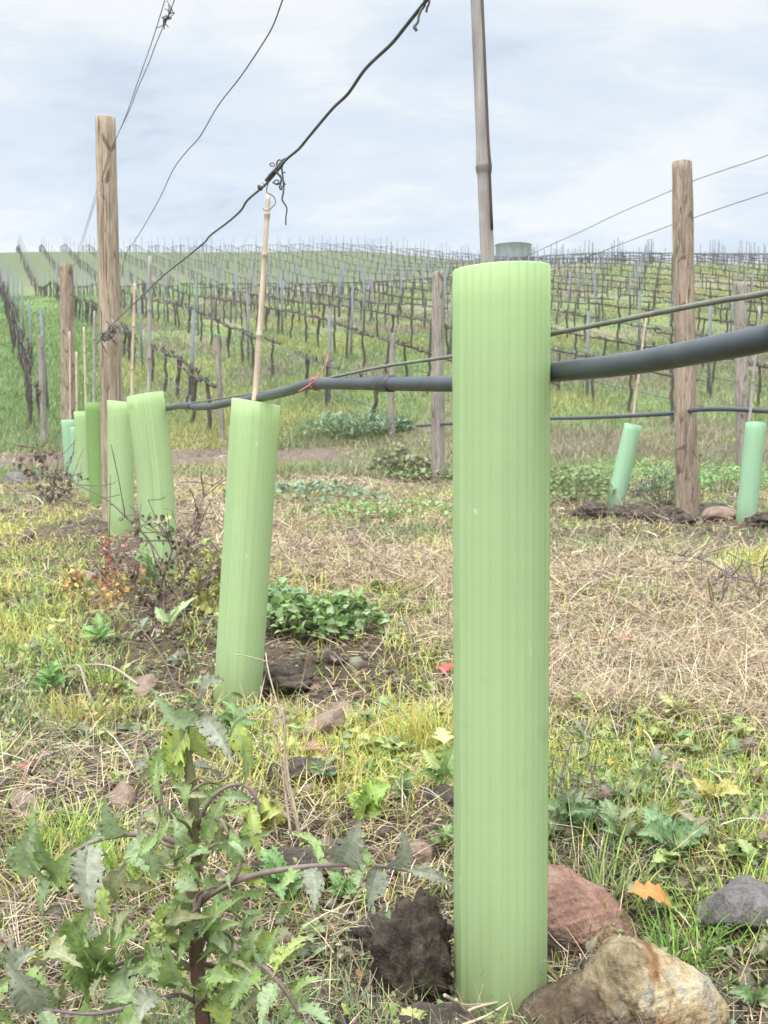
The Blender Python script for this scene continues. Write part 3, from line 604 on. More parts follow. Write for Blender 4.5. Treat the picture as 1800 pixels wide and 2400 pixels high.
for (tx, ty_, bx_, by_, d, mt, lb) in ((204, 672, 203, 875, 6.0, 'bamboo_grey', 'thin grey cane standing in the olive green guard'), (181, 706, 186, 892, 6.8, 'bamboo', 'thin yellowish cane standing in the slim light green guard'),
        (165, 760, 166, 930, 7.9, 'bamboo', 'short thin cane standing in the narrow flattened mint guard'), (150, 716, 152, 910, 9.2, 'bamboo', 'pale cane in front of the peeling post by the track'),
        (1396, 686, 1366, 915, 6.2, 'bamboo', 'slanting cane in the strongly leaning mint guard'), (1641, 662, 1619, 915, 5.1, 'bamboo_grey', 'pale cane in the straight mint guard with open rim')):
    a, b = at(tx, ty_, d), at(bx_, by_, d); cane([down(a, b, .35), b, a], .0075 if d < 7 else .0085, M[mt], lb, (.6, .82), 1.12)

# ------------------------------------------------------------------ wires, hoses, tie
def ext(pts, ln=3.0):
    p = Vector(pts[0]); v = Vector((ROW, -1, 0)).normalized(); return [p + v * ln, p + v * ln * .5, p + v * .25] + list(pts)
def line(name, pts, r, mat, label, cat, group=None, n=8, wav=0.0, sides=8, seed=0):
    P = spline(pts, n)
    if wav:
        rg = np.random.default_rng(seed); k = len(P); t = np.arange(k); P[:, 2] += wav * (fbm(t * .45, t * 0 + seed, 2, seed) - .5); P[:, 0] += wav * .6 * (fbm(t * .5 + 9, t * 0 + seed, 2, seed + 4) - .5)
    mb = MB(); mb.tube(P, r, sides); o = mb.build(name, mat, None, True, tuple(P[0])); return tag(o, label, cat, group)
WG = 'trellis wires of the young rows'
row1 = lambda x, y: onrow(x, y, A1)
rowh = lambda x, y: onrow(x, y, AH)
main = [(1000, -95), (960, -48), (920, 2), (880, 52), (845, 95), (790, 148), (752, 202), (718, 235), (670, 292), (645, 322), (618, 345), (597, 372), (570, 402), (535, 432), (520, 455), (492, 480), (455, 508), (440, 525), (400, 558), (350, 598), (300, 646), (268, 676), (236, 708)]
line('trellis_wire', ext([row1(*p) for p in main]) + [at(212, 738, 4.83)], .0019, M['wire'], 'dark kinked wire carrying the tendril knot, level with the cane tops', 'wire', WG, 6, 0, 8)
w3 = [(630, -50), (609, 4), (590, 55), (565, 98), (520, 165), (470, 230), (432, 295), (405, 325), (375, 365), (345, 428), (310, 490), (290, 522), (282, 532), (270, 556)]
line('trellis_wire', ext([row1(*p) for p in w3]) + [at(262, 600, 4.82)], .0011, M['wire'], 'thin wavy pale wire running between the dark kinked wire and the tall tan post', 'wire', WG, 6)
for pts, lb in (([(368, -40), (355, 4), (330, 85), (300, 170), (272, 250), (252, 296), (236, 330), (215, 400), (207, 417), (192, 470), (176, 520), (160, 575)], 'upper of the two fine wires meeting near the top of the tall tan post'),
                ([(387, -40), (375, 5), (358, 45), (335, 100), (322, 135), (296, 195), (281, 235), (262, 275), (251, 300), (235, 345), (209, 425), (195, 470), (180, 520), (166, 572)], 'fine kinked wire with a tendril scrap, nailed near the top of the tall tan post')):
    line('trellis_wire', ext([row1(*p) for p in pts]), .0013, M['wire'], lb, 'wire', WG, 5)
row2 = lambda x, y: onrow(x, y, A2)
line('trellis_wire', ext([row2(*p) for p in ((1700, 316), (1659, 335), (1605, 354), (1580, 362), (1497, 391), (1445, 414), (1330, 464), (1262, 497), (1195, 527), (1120, 562), (1040, 598))], 4.0), .0022, M['wire'], 'upper pale wire nailed near the top of the knotty post', 'wire', WG)
line('trellis_wire', ext([row2(*p) for p in ((1700, 398), (1659, 416), (1580, 442), (1497, 471), (1445, 488), (1400, 505), (1340, 528), (1250, 563), (1150, 603))], 4.0), .0022, M['wire'], 'lower pale wire crossing the knotty post against the sky', 'wire', WG)
hz = thing('drip_hose', rowh(1083, 808), 'thick dark grey drip hose passing behind the tallest tube guard', 'drip hose', 'drip hoses strung along the rows')
def child_line(name, pts, r, mat, parent, n=8, sides=14, c=(1, 1, 1)):
    mb = MB(); P = spline(pts, n); mb.tube(P, r, sides, c); return mb.build(name, mat, parent, True, parent.location)
hp = [(1780, 690), (1659, 729), (1520, 757), (1350, 787), (1190, 805), (1080, 822), (975, 829), (830, 829), (700, 829), (665, 831), (620, 845), (570, 857), (500, 869), (455, 878), (420, 879), (398, 875), (362, 882), (325, 889), (280, 894), (250, 897)]
child_line('pipe', ext([rowh(*p) for p in hp], 1.6), .0086, M['hose'], hz)
for (p0, p1, r_) in (((846, 829), (818, 829), .0104), ((416, 877), (392, 876), .0102)):
    child_line('connector', [rowh(*p0), rowh((p0[0] + p1[0]) / 2, (p0[1] + p1[1]) / 2), rowh(*p1)], r_, M['hose'], hz, 4, 14, (.85, .85, .85))
line('hose_wire', ext([rowh(*p) for p in ((1780, 600), (1659, 632), (1520, 656), (1350, 690), (1190, 722), (1080, 748), (976, 770), (840, 790), (760, 806), (640, 832), (560, 848), (450, 865), (370, 876), (300, 884))], 1.6), .0020, M['hose_wire'], 'thin olive support wire running just above the thick drip hose', 'wire', WG, 8, 0, 10)
line('drip_hose', ext([row2(*p) for p in ((1790, 889), (1659, 888), (1580, 884), (1510, 885), (1450, 893), (1350, 899), (1250, 903), (1190, 904), (1100, 908), (1000, 914), (900, 920))], 4.0), .0125, M['hose'], 'black drip hose tied along the row of the knotty post', 'drip hose', 'drip hoses strung along the rows', 8, 0, 10)
tc0 = rowh(683, 829); dy = tc0.y
q = lambda x, y, dd=0: at(x, y, dy - .004 + dd)
mb = MB()
ta = (rowh(668, 831) - rowh(700, 829)).normalized(); tb = Vector((0, 0, 1)).cross(ta).normalized(); tcx = ta.cross(tb)
lp = [Vector(tc0) + tb * (math.cos(a) * .0098) + tcx * (math.sin(a) * .0098) + ta * (.0022 * math.sin(a * .5)) for a in np.linspace(0, 4 * PI, 40)]
mb.tube(lp, .0011, 6); mb.tube(spline([q(645, 846, -.01), q(662, 836, -.01), q(680, 822, -.01), q(692, 806, -.008), q(704, 786, -.006), q(708, 770), q(713, 758)], 6), .0012, 6)
mb.tube(spline([q(676, 818, -.01), q(684, 824, -.012), q(690, 820, -.01)], 6), .0015, 6)
tag(mb.build('twist_tie', M['tie'], None, True, tuple(tc0)), 'red plastic tie knotted round the thick drip hose', 'tie')
# dried tendrils
kd = row1(597, 372).y
def zq(x, y, dd=0): return at((580 + x / 10.06) / K, (340 + y / 10.06) / K, kd + dd)
rg = np.random.default_rng(5); mb = MB()
def tn(pts, r): mb.tube(spline([zq(*p) for p in pts], 6), np.linspace(r, r * .75, (len(pts) - 1) * 6 + 1), 6, lump=.2)
tn([(800, 480), (850, 900), (850, 1080), (820, 1290), (900, 1420), (930, 1520), (905, 1700), (905, 1890)], .0016)
tn([(640, 600, -.01), (720, 680, -.01), (800, 780, -.01), (850, 860, -.012), (890, 940, -.012)], .0018)
tn([(780, 900), (700, 930), (630, 900), (650, 840), (720, 830), (740, 880), (690, 910), (620, 900), (585, 860)], .0011)
tn([(760, 700), (800, 800), (770, 950), (760, 1010), (800, 1050), (815, 960)], .0016)
tn([(600, 500), (540, 480), (535, 440), (600, 420), (640, 470), (610, 520)], .0010)
tn([(690, 560), (690, 420), (740, 350), (790, 370), (760, 430), (700, 450)], .0014)
tn([(840, 470), (815, 560), (820, 640), (900, 650), (850, 640), (835, 700)], .0007)
tn([(530, 800), (490, 900), (460, 1000), (455, 1120), (510, 1150), (600, 1200), (660, 1300), (640, 1400), (560, 1490), (480, 1550), (400, 1540), (370, 1500)], .0009)
tn([(350, 880), (400, 950), (430, 1000)], .0005)
for k in range(12):     # coils wrapped round the wire
    t0 = rg.uniform(0, .8); a = np.array(zq(430 + 440 * t0, 860 - 500 * t0)); b = np.array(zq(430 + 440 * (t0 + .22), 860 - 500 * (t0 + .22)))
    ph = rg.uniform(0, 6); pts = [a + (b - a) * s + np.array((math.cos(ph + s * 13) * .0042, math.sin(ph + s * 13) * .006, math.cos(ph + s * 13) * .0045)) * rg.uniform(.7, 1.4) for s in np.linspace(0, 1, 12)]
    mb.tube(spline(pts, 3), rg.uniform(.0012, .0022), 6, lump=.3)
mb.tube(spline([zq(250, 1040), zq(295, 1005), zq(340, 970)], 4), [.001, .003, .0045, .005, .0052, .005, .0045, .003, .001], 8)
tag(mb.build('dried_tendril', M['tendril'], None, True, tuple(zq(640, 600))), 'tangled dark dried vine tendril knotted round the wire above the bamboo cane tip', 'tendril', 'dried tendrils on the wires')
mb = MB(); td = row1(915, 8).y; z2 = lambda x, y, dd=0: at((900 + x / 1.843) / K, (y / 1.843) / K, td + dd)
mb.tube(spline([z2(172, -10), z2(176, 20), z2(160, 45), z2(150, 70), z2(146, 95), z2(128, 118)], 5), .0013, 6, lump=.2); mb.tube(spline([z2(128, 118), z2(136, 124), z2(140, 133)], 4), .0016, 6)
mb.tube(spline([z2(196, -12), z2(194, 15), z2(186, 35), z2(183, 52)], 5), .0012, 6, lump=.2); mb.tube(spline([z2(165, -20), z2(180, 2), z2(200, -15)], 5), .0014, 6)
tag(mb.build('dried_tendril', M['tendril'], None, True, tuple(z2(170, 10))), 'short curled dried tendril dangling from the thick end of the dark kinked wire', 'tendril', 'dried tendrils on the wires')
mb = MB(); kd2 = row1(362, 35).y; rg = np.random.default_rng(9)
for k in range(16):
    t = rg.uniform(-.5, .5); a = np.array(at(362 - t * 12, 35 + t * 30, kd2)); mb.tube(spline([a, a + rg.normal(0, .007, 3), a + rg.normal(0, .012, 3)], 4), .0011, 5, (.6, .65, .6))
tag(mb.build('dried_tendril', M['tendril'], None, True, tuple(at(362, 35, kd2))), 'small dark scrap of tendril caught on the fine kinked wire high up', 'tendril', 'dried tendrils on the wires')
mb = MB()
for k in range(34):
    t = rg.uniform(0, 1); a = np.array(at(212 + 46 * t, 738 - 32 * t, 4.78)) + rg.normal(0, .006, 3); mb.tube(spline([a, a + rg.normal(0, .014, 3), a + rg.normal(0, .022, 3)], 4), .0026, 5, (2.2, 2.1, 1.9) if rg.random() > .5 else (1, 1, 1))
tag(mb.build('dried_tendril', M['tendril'], None, True, tuple(at(232, 725, 4.78))), 'pale frayed tendril bundle wrapped round the tall tan post at wire height', 'tendril', 'dried tendrils on the wires')

# ------------------------------------------------------------------ hillside vineyard
HS, HA, HSP = .38, .6, 2.2
ORD = ['first', 'second', 'third', 'fourth', 'fifth', 'sixth', 'seventh', 'eighth', 'ninth', 'tenth', 'eleventh', 'twelfth', 'thirteenth', 'fourteenth', 'fifteenth', 'sixteenth', 'seventeenth', 'eighteenth', 'nineteenth', 'twentieth', 'twenty-first', 'twenty-second', 'twenty-third', 'twenty-fourth', 'twenty-fifth', 'twenty-sixth', 'twenty-seventh', 'twenty-eighth']
def start_y(a):  # where a hillside row begins, just past the track
    y = 13.0
    for _ in range(8): y = 12.9 + .17 * (a - HS * y)
    return y
rdir = np.array((-HS, 1.0)); rdir /= np.linalg.norm(rdir)
def vine_parts(seed):
    rg = np.random.default_rng(seed); h = .645; k = 7
    lean = rg.normal(0, .03, 2); P = [np.array((lean[0] * t + rg.normal(0, .010) * (0 < t < 1), lean[1] * t + rg.normal(0, .010) * (0 < t < 1), -.06 + (h + .06) * t)) for t in np.linspace(0, 1, k)]
    tr = MB(); tr.tube(spline(P, 3), np.linspace(.027, .021, 3 * (k - 1) + 1) * rg.uniform(.85, 1.15), 7, lump=.35)
    if rg.random() < .3:
        Q = [P[2] + (0, .0, 0), P[3] + rdir.tolist()[0] * np.array((.1, 0, 0)) + (.05, .06, 0), P[-1] + (.03, .08, -.02)]; tr.tube(spline(Q, 5), .018, 6, lump=.3)
    cd = MB(); top = P[-1]
    for sgn in (-1, 1):
        ln = rg.uniform(.50, .58); pts = [top + np.array((rdir[0] * sgn * ln * t, rdir[1] * sgn * ln * t, .178 * rdir[1] * sgn * ln * t + rg.normal(0, .006) * (t > 0))) for t in np.linspace(0, 1, 6)]
        cd.tube(spline(pts, 3), np.linspace(.021, .016, 16), 6, lump=.5)
        for q_ in range(rg.integers(3, 6)):
            b = pts[rg.integers(1, 6)]; cd.tube([b, b + np.array((rg.normal(0, .03), rg.normal(0, .04), rg.uniform(.03, .09)))], [.011, .006], 5)
    for q_ in range(2):
        cd.tube([top, top + np.array((rg.normal(0, .03), rg.normal(0, .05), rg.uniform(.03, .08)))], [.014, .007], 5)
    return tr, cd
vines = []; posts = []; ends = []
rows_k = range(0, 27)
for k in rows_k:
    a = HA + HSP * k; y0 = start_y(a); y = y0 + .6; i = 0
    while y < 104:
        x = a - HS * y
        if abs(x) < .40 * y + 1.5: 
            if RNG.random() > .05: vines.append((y * math.hypot(1, x / y), x + RNG.normal(0, .04), y + RNG.normal(0, .08), k))
            if i % (5 if y < 32 else 3) == 2: posts.append((y, x + .05, y + .42, k))
        i += 1; y += 1.0 + (.0 if y < 70 else .3)
    if abs(a - HS * y0) < .40 * y0 + 1: ends.append((a - HS * y0, y0, k))
vines.sort(); posts.sort(); print('VINES', len(vines), 'POSTS', len(posts), 'ENDS', len(ends))
NV = 12; tpl = []
for s_ in range(NV):
    tr, cd = vine_parts(100 + s_); r_ = thing('grapevine', (0, 0, -50), 'bare vine', 'grapevine'); tpl.append((r_, tr.build('trunk', M['vine'], r_), cd.build('cordon', M['vine'], r_)))
for i, (_, x, y, k) in enumerate(vines[:300]):
    r_, t_, c_ = tpl[i % NV]
    if i >= NV:
        r2 = r_.copy(); COL.objects.link(r2); t2 = t_.copy(); COL.objects.link(t2); t2.parent = r2; c2_ = c_.copy(); COL.objects.link(c2_); c2_.parent = r2; r_ = r2
    r_.location = (x, y, g1(x, y)); r_.scale = (1, 1, RNG.uniform(.98, 1.03))
    r_['label'] = 'bare dark grapevine in the %s hillside row counted from the slope edge' % ORD[k]; r_['category'] = 'grapevine'; r_['group'] = 'grapevines of hillside row ' + ORD[k]
rest = vines[300:]; mb = MB(); FV = []
for s_ in range(6):
    rg = np.random.default_rng(s_); q_ = MB(); h = .645; q_.tube([(0, 0, -.1), (rg.normal(0, .04), rg.normal(0, .04), h * .5), (0, 0, h)], [.026, .024, .022], 5, cap=False)
    for sgn in (-1, 1): q_.tube([(0, 0, h), (rdir[0] * sgn * .3, rdir[1] * sgn * .3, h + rg.normal(.0, .01)), (rdir[0] * sgn * .6, rdir[1] * sgn * .6, h + rg.normal(0, .01))], [.026, .022, .018], 5, cap=False)
    for e_ in range(3): b = rg.uniform(-.5, .5); q_.tube([(rdir[0] * b, rdir[1] * b, h), (rdir[0] * b + rg.normal(0, .03), rdir[1] * b + rg.normal(0, .03), h + rg.uniform(.04, .10))], [.010, .007], 4, cap=False)
    FV.append(q_)
for i, (_, x, y, k) in enumerate(rest):
    q_ = FV[i % 6]; vv = np.vstack(q_.v) + (x, y, 0); vv[:, 2] += G(vv[:, 0], vv[:, 1]); mb.add(vv, np.vstack(q_.f4), None, np.vstack(q_.c))
tag(mb.build('distant_vines', M['vine']), 'many small bare vines covering the upper hillside up to the skyline', 'grapevines', kind='stuff')
pt = MB(); pt.box((0, 0, .6), (.020, .004, .85)); pt.box((-.018, .012, .6), (.0035, .0115, .8499)); pt.box((.018, .012, .6), (.0035, .0115, .8498)); pm = None
for i, (_, x, y, k) in enumerate(posts[:300]):
    if pm is None: pm = pt.build('metal_post', M['metal'], None, False); o = pm
    else: o = pm.copy(); COL.objects.link(o)
    o.location = (x, y, g1(x, y) + RNG.uniform(-.12, .12)); o.rotation_euler = (RNG.normal(0, .02), RNG.normal(0, .03), RNG.normal(.36, .1))
    tag(o, 'grey metal post in the %s hillside row counted from the slope edge' % ORD[k], 'metal post', 'metal posts of hillside row ' + ORD[k])
if posts[300:]:
    mb = MB()
    for (_, x, y, k) in posts[300:]: mb.box((x, y, g1(x, y) + .65), (.02, .02, .85), .3)
    tag(mb.build('distant_posts', M['metal'], None, False), 'thin metal posts standing along the far skyline', 'metal posts', kind='stuff')
for (x, y, k) in ends:
    if k > 2: continue
    b = Vector((x, y, g1(x, y))); o = post(b + Vector((RNG.normal(0, .03), -.06, 1.3)), b, .034, .038, M['wood_grey'], 'short grey end post at the foot of the %s hillside row' % ORD[k], .02, 50 + k); o['group'] = 'end posts of the hillside rows'
for k in rows_k:
    a = HA + HSP * k; y0 = start_y(a); ys = np.arange(y0, 74, 1.5)
    if len(ys) < 4: continue
    for nm, hh, lb, rad_ in (('fruiting_wire', .645, 'thin wire carrying the vine arms along the %s hillside row from the slope edge', .007), ('hill_hose', .33, 'thin dark drip line sagging along the %s hillside row from the slope edge', .007)):
        if nm == 'hill_hose' and k > 9: continue
        xs = a - HS * ys; P = np.stack([xs, ys, G(xs, ys) + hh - (.03 * np.abs(np.sin(ys * .6)) if nm == 'hill_hose' else 0)], 1); vis = np.abs(xs) < .42 * ys + 2
        if vis.sum() < 3: continue
        mb = MB(); mb.tube(P[vis], rad_, 5); tag(mb.build(nm if nm == 'fruiting_wire' else 'drip_line', M['wire'], None, True, tuple(P[vis][0])), lb % ORD[k], 'wire' if nm == 'fruiting_wire' else 'drip line', 'wires of the hillside rows' if nm == 'fruiting_wire' else 'drip lines of the hillside rows')
# water tank on the crest
tp_ = at(1109, 529, 112); mb = MB(); th = np.linspace(0, 2 * PI, 49)[:-1]; R_ = 1.9
prof = [(R_, -1.2), (R_, 1.25), (R_ * 1.012, 1.26), (R_ * 1.012, 1.36), (R_, 1.37), (R_ * .6, 1.47), (.02, 1.52)]
V = np.array([[(r_ * math.cos(t), r_ * math.sin(t), z_) for t in th] for r_, z_ in prof]); I = np.arange(len(prof) * 48).reshape(-1, 48)
mb.add(V.reshape(-1, 3), np.stack([I[:-1], np.roll(I[:-1], -1, 1), np.roll(I[1:], -1, 1), I[1:]], -1).reshape(-1, 4))
rt = thing('water_tank', (tp_.x, tp_.y, tp_.z - 1.35), 'round grey green water tank on the skyline behind the tallest tube guard', 'water tank')
mb.build('tank_wall', M['tank'], rt); mb = MB(); mb.tube([(R_ * 1.02 * math.cos(t), R_ * 1.02 * math.sin(t), 1.31) for t in np.linspace(0, 2 * PI, 60)], .06, 6); mb.build('rim', M['tank'], rt)

# ------------------------------------------------------------------ rocks and clods
def ico(sub):
    import bmesh
    bm = bmesh.new(); bmesh.ops.create_icosphere(bm, subdivisions=sub, radius=1); V = np.array([v.co[:] for v in bm.verts]); Fq = np.array([[v.index for v in f.verts] for f in bm.faces]); bm.free(); return V, Fq
IV, IF = ico(5)
def n3(V, sc, s): return (fbm(V[:, 0] * sc + V[:, 2] * sc * .7, V[:, 1] * sc - V[:, 2] * sc * .9, 4, s) + fbm(V[:, 1] * sc + 3 - V[:, 0] * .6 * sc, V[:, 2] * sc + 8, 4, s + 9)) / 2 - .5
def rock(name, loc, size, rz, mat, label, cat='rock', seed=1, planes=14, rough=.05, tilt=(0, 0), cuts=(), group=None, col=None):
    rg = np.random.default_rng(seed); V = IV.copy()
    for j in range(planes):
        nn_ = rg.normal(0, 1, 3); nn_ /= np.linalg.norm(nn_); d = rg.uniform(.55, .88); e_ = V @ nn_ - d; V = V - np.outer(np.maximum(e_, 0) * .96, nn_)
    for (nn_, d) in cuts:
        nn_ = np.array(nn_, float); nn_ /= np.linalg.norm(nn_); e_ = V @ nn_ - d; V = V - np.outer(np.maximum(e_, 0) * .97, nn_)
    Nn = V / np.linalg.norm(V, axis=1)[:, None]
    V = V + Nn * (rough * (n3(V, 2.2, seed) * 2 + n3(V, 7, seed + 3) * .8 + n3(V, 18, seed + 5) * .35))[:, None]
    V = V * np.array(size); Rm = np.array((Matrix.Rotation(rz, 3, 'Z') @ Matrix.Rotation(tilt[0], 3, 'X') @ Matrix.Rotation(tilt[1], 3, 'Y'))); V = V @ Rm.T
    o = mesh_np(name, V, [IF], mat, None, np.ones((len(V), 3)) if col is None else col(V)); o.location = loc; return tag(o, label, cat, group)
RG = 'stones lying on the vineyard floor'
def outline_rock(name, pts, d, thick, front, mat, label, colf, seed, group=None, rough=.006):
    """a rock whose side view follows pts; front(x, z) in -1..1 shapes its near face"""
    Pw = np.array([np.array(at(x, y, d)) for x, y in pts])[:, [0, 2]]; c = Pw.mean(0); n = len(pts)
    lens = np.r_[0, np.cumsum(np.linalg.norm(np.diff(np.vstack([Pw, Pw[:1]]), axis=0), axis=1))]; m = 220; t = np.linspace(0, lens[-1], m, endpoint=False)
    O = np.stack([np.interp(t, lens, np.r_[Pw[:, k], Pw[0, k]]) for k in (0, 1)], 1); kk = np.hanning(7); kk /= kk.sum()
    O = np.stack([np.convolve(np.r_[O[-3:, k], O[:, k], O[:3, k]], kk, 'valid') for k in (0, 1)], 1)
    nr_ = 60; V = []
    for side in (-1, 1):
        for q_ in range(nr_):
            rho = 1 - q_ / nr_ if side < 0 else (q_ + .5) / nr_
            XZ = c + (O - c) * rho; prof = (1 - rho ** 3.2) ** .55
            y_ = side * thick * prof * (front((XZ[:, 0] - c[0]), (XZ[:, 1] - c[1])) if side < 0 else np.ones(len(XZ)))
            V.append(np.stack([XZ[:, 0] - c[0], y_, XZ[:, 1] - c[1]], 1))
    V = np.array(V)
    A_ = V[:nr_][::-1]; B_ = V[nr_:][::-1]; W = np.concatenate([A_, B_]); k_, m_2 = W.shape[:2]; I = np.arange(k_ * m_2).reshape(k_, m_2)
    Fq = np.stack([I[:-1], I[1:], np.roll(I[1:], -1, 1), np.roll(I[:-1], -1, 1)], -1).reshape(-1, 4); W = W.reshape(-1, 3)
    nn_ = W / (np.linalg.norm(W, axis=1)[:, None] + 1e-6)
    W = W + nn_ * (rough * (2.2 * n3(W * 22, 1, seed) + 1.2 * n3(W * 60, 1, seed + 3) + .8 * n3(W * 150, 1, seed + 5) + .5 * n3(W * 400, 1, seed + 7)))[:, None]
    o = mesh_np(name, W, [Fq], mat, None, colf(W)); o.location = (c[0], d, c[1]); return tag(o, label, 'rock', group)
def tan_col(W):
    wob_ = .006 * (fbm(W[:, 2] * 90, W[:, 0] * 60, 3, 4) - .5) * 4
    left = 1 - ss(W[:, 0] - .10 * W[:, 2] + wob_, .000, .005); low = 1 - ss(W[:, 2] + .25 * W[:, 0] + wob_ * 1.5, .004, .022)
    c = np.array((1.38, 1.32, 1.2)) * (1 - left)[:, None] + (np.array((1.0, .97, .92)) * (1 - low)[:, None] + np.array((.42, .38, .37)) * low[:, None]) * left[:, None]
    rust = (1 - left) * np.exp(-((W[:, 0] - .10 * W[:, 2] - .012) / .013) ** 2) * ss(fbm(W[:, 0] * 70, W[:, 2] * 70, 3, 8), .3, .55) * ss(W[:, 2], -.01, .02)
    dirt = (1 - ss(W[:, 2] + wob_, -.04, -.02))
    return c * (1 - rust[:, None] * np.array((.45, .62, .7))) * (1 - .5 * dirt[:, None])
tan_pts = [(1100, 2218), (1140, 2180), (1195, 2148), (1250, 2112), (1288, 2072), (1318, 2040), (1345, 2030), (1385, 2046), (1450, 2076), (1520, 2104), (1562, 2138), (1592, 2190), (1606, 2240), (1590, 2290), (1480, 2320), (1250, 2310), (1110, 2270)]
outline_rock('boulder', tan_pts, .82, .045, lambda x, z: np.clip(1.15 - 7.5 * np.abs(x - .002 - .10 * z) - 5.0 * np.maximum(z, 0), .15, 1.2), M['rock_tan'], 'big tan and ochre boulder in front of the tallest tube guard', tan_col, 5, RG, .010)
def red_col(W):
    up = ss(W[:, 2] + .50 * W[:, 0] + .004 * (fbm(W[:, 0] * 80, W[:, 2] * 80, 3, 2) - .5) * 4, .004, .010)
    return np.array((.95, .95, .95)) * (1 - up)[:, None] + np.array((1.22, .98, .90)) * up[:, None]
red_pts = [(1090, 1896), (1140, 1880), (1190, 1885), (1245, 1900), (1290, 1926), (1332, 1958), (1374, 1992), (1406, 2026), (1418, 2062), (1400, 2110), (1300, 2140), (1180, 2150), (1090, 2120), (1070, 2000)]
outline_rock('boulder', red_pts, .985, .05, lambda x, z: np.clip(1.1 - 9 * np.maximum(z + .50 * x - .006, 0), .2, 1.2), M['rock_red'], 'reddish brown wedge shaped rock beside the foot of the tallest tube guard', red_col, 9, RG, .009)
p = at(1620, 2060, .93)
rock('stone', (p.x, .95, .022), (.05, .04, .038), .3, M['rock_grey'], 'dark grey stone beyond the end of the tan boulder', 'rock', 31, 9, .07, (.2, .3), (), RG)
for (dx, dy, d, sz, mt, tl, lb, sd_) in (
    (690, 1590, 2.0, (.075, .05, .035), 'rock_brown', (.1, .5), 'flat reddish brown stone half buried under dry stalks past the folded guard', 41),
    (730, 1548, 2.12, (.07, .03, .028), 'rock_red', (.1, .1), 'small rust coloured stone behind the flat reddish brown stone', 44),
    (262, 1732, 1.42, (.034, .022, .020), 'rock_brown', (.1, .2), 'round brown stone among the grass behind the sow thistle', 43),
    (300, 1492, 1.95, (.07, .04, .018), 'rock_brown', (.1, -.25), 'dark flat slab of stone lying near the folded guard', 47),
    (60, 1752, 1.35, (.05, .03, .007), 'rock_brown', (0, -.2), 'brown slab of slate beside the sow thistle leaves', 48),
    (182, 1262, 3.7, (.05, .03, .06), 'rock_tan', (.3, .4), 'orange tan stone standing on edge among weeds', 49),
    (226, 1306, 3.4, (.08, .05, .014), 'rock_grey', (0, .05), 'pale grey flat stone at the base of the green guards', 53),
    (40, 1038, 8.6, (.16, .1, .09), 'rock_grey', (0, .2), 'dark grey stone beside the dirt track', 59),
    (1240, 1500, 2.3, (.02, .015, .012), 'rock_tan', (0, 0), 'small pale stone lying in the dry grass', 62),
    (905, 1862, 1.2, (.03, .022, .02), 'rock_brown', (0, 0), 'small brown stone just behind the mossy clod', 63),
    (1550, 1140, 5.3, (.12, .08, .06), 'rock_brown', (0, .1), 'brown lump of stone on the heap of earth by the knotty post', 66)):
    d0_ = d; d = dg(dx, dy) if d < 5 else d; sz = tuple(q_ * min(1.25, d / d0_) for q_ in sz); p = at(dx, dy, d); rock('stone', (p.x, d, g1(p.x, d) + sz[2] * .22), sz, sd_ * .7, M[mt], lb, 'rock', sd_, 11, .06, tl, (), RG)
def clod(dx, d, h, wd, label, seed, lift=.4, amp=.55):
    rg = np.random.default_rng(seed); p = at(dx, 2000, d); V = IV.copy(); Nn = V.copy()
    V = V + Nn * (amp * (n3(V, 1.4, seed) * 1.6 + n3(V, 3.5, seed + 2) * 1.3 + n3(V, 9, seed + 4) * .7 + n3(V, 22, seed + 6) * .3))[:, None]
    V = V * np.array((wd, wd * .8, h)); o = mesh_np('soil_clod', V, [IF], M['clod'], None, np.ones((len(V), 3))); o.location = (p.x, d, g1(p.x, d) + h * lift); return tag(o, label, 'soil clod', 'clods of dark earth')
clod(893, .885, .055, .032, 'tall dark mossy clod of earth beside the foot of the tallest tube guard', 3, .62, .75)
clod(850, .95, .018, .045, 'low dark clod of earth behind the tall mossy clod', 5)
clod(930, .80, .018, .045, 'flat dark clod of earth at the very foot of the tallest tube guard', 6)
clod(640, 1.35, .020, .05, 'rounded dark clod of earth behind the thistle stem', 8)
clod(640, 1.06, .016, .05, 'crumbly clod of earth under the thistle side branch', 9)
clod(612, 2.02, .030, .07, 'crumbly reddish clod of earth beside the foot of the folded guard', 12)
clod(965, 1.25, .015, .035, 'dark clod of earth behind the tallest tube guard', 14)
for i, (dx, d, h, wd) in enumerate(((1262, 5.35, .055, .10), (1330, 5.5, .05, .11), (1425, 5.45, .055, .09), (1525, 5.45, .06, .09), (1450, 5.15, .035, .07), (1640, 4.9, .05, .10), (1370, 5.2, .04, .08))):
    o = clod(dx, d, h, wd, 'dark crumbly clod of earth on the heap round the knotty post', 70 + i); o['group'] = 'clods on the heap round the knotty post'

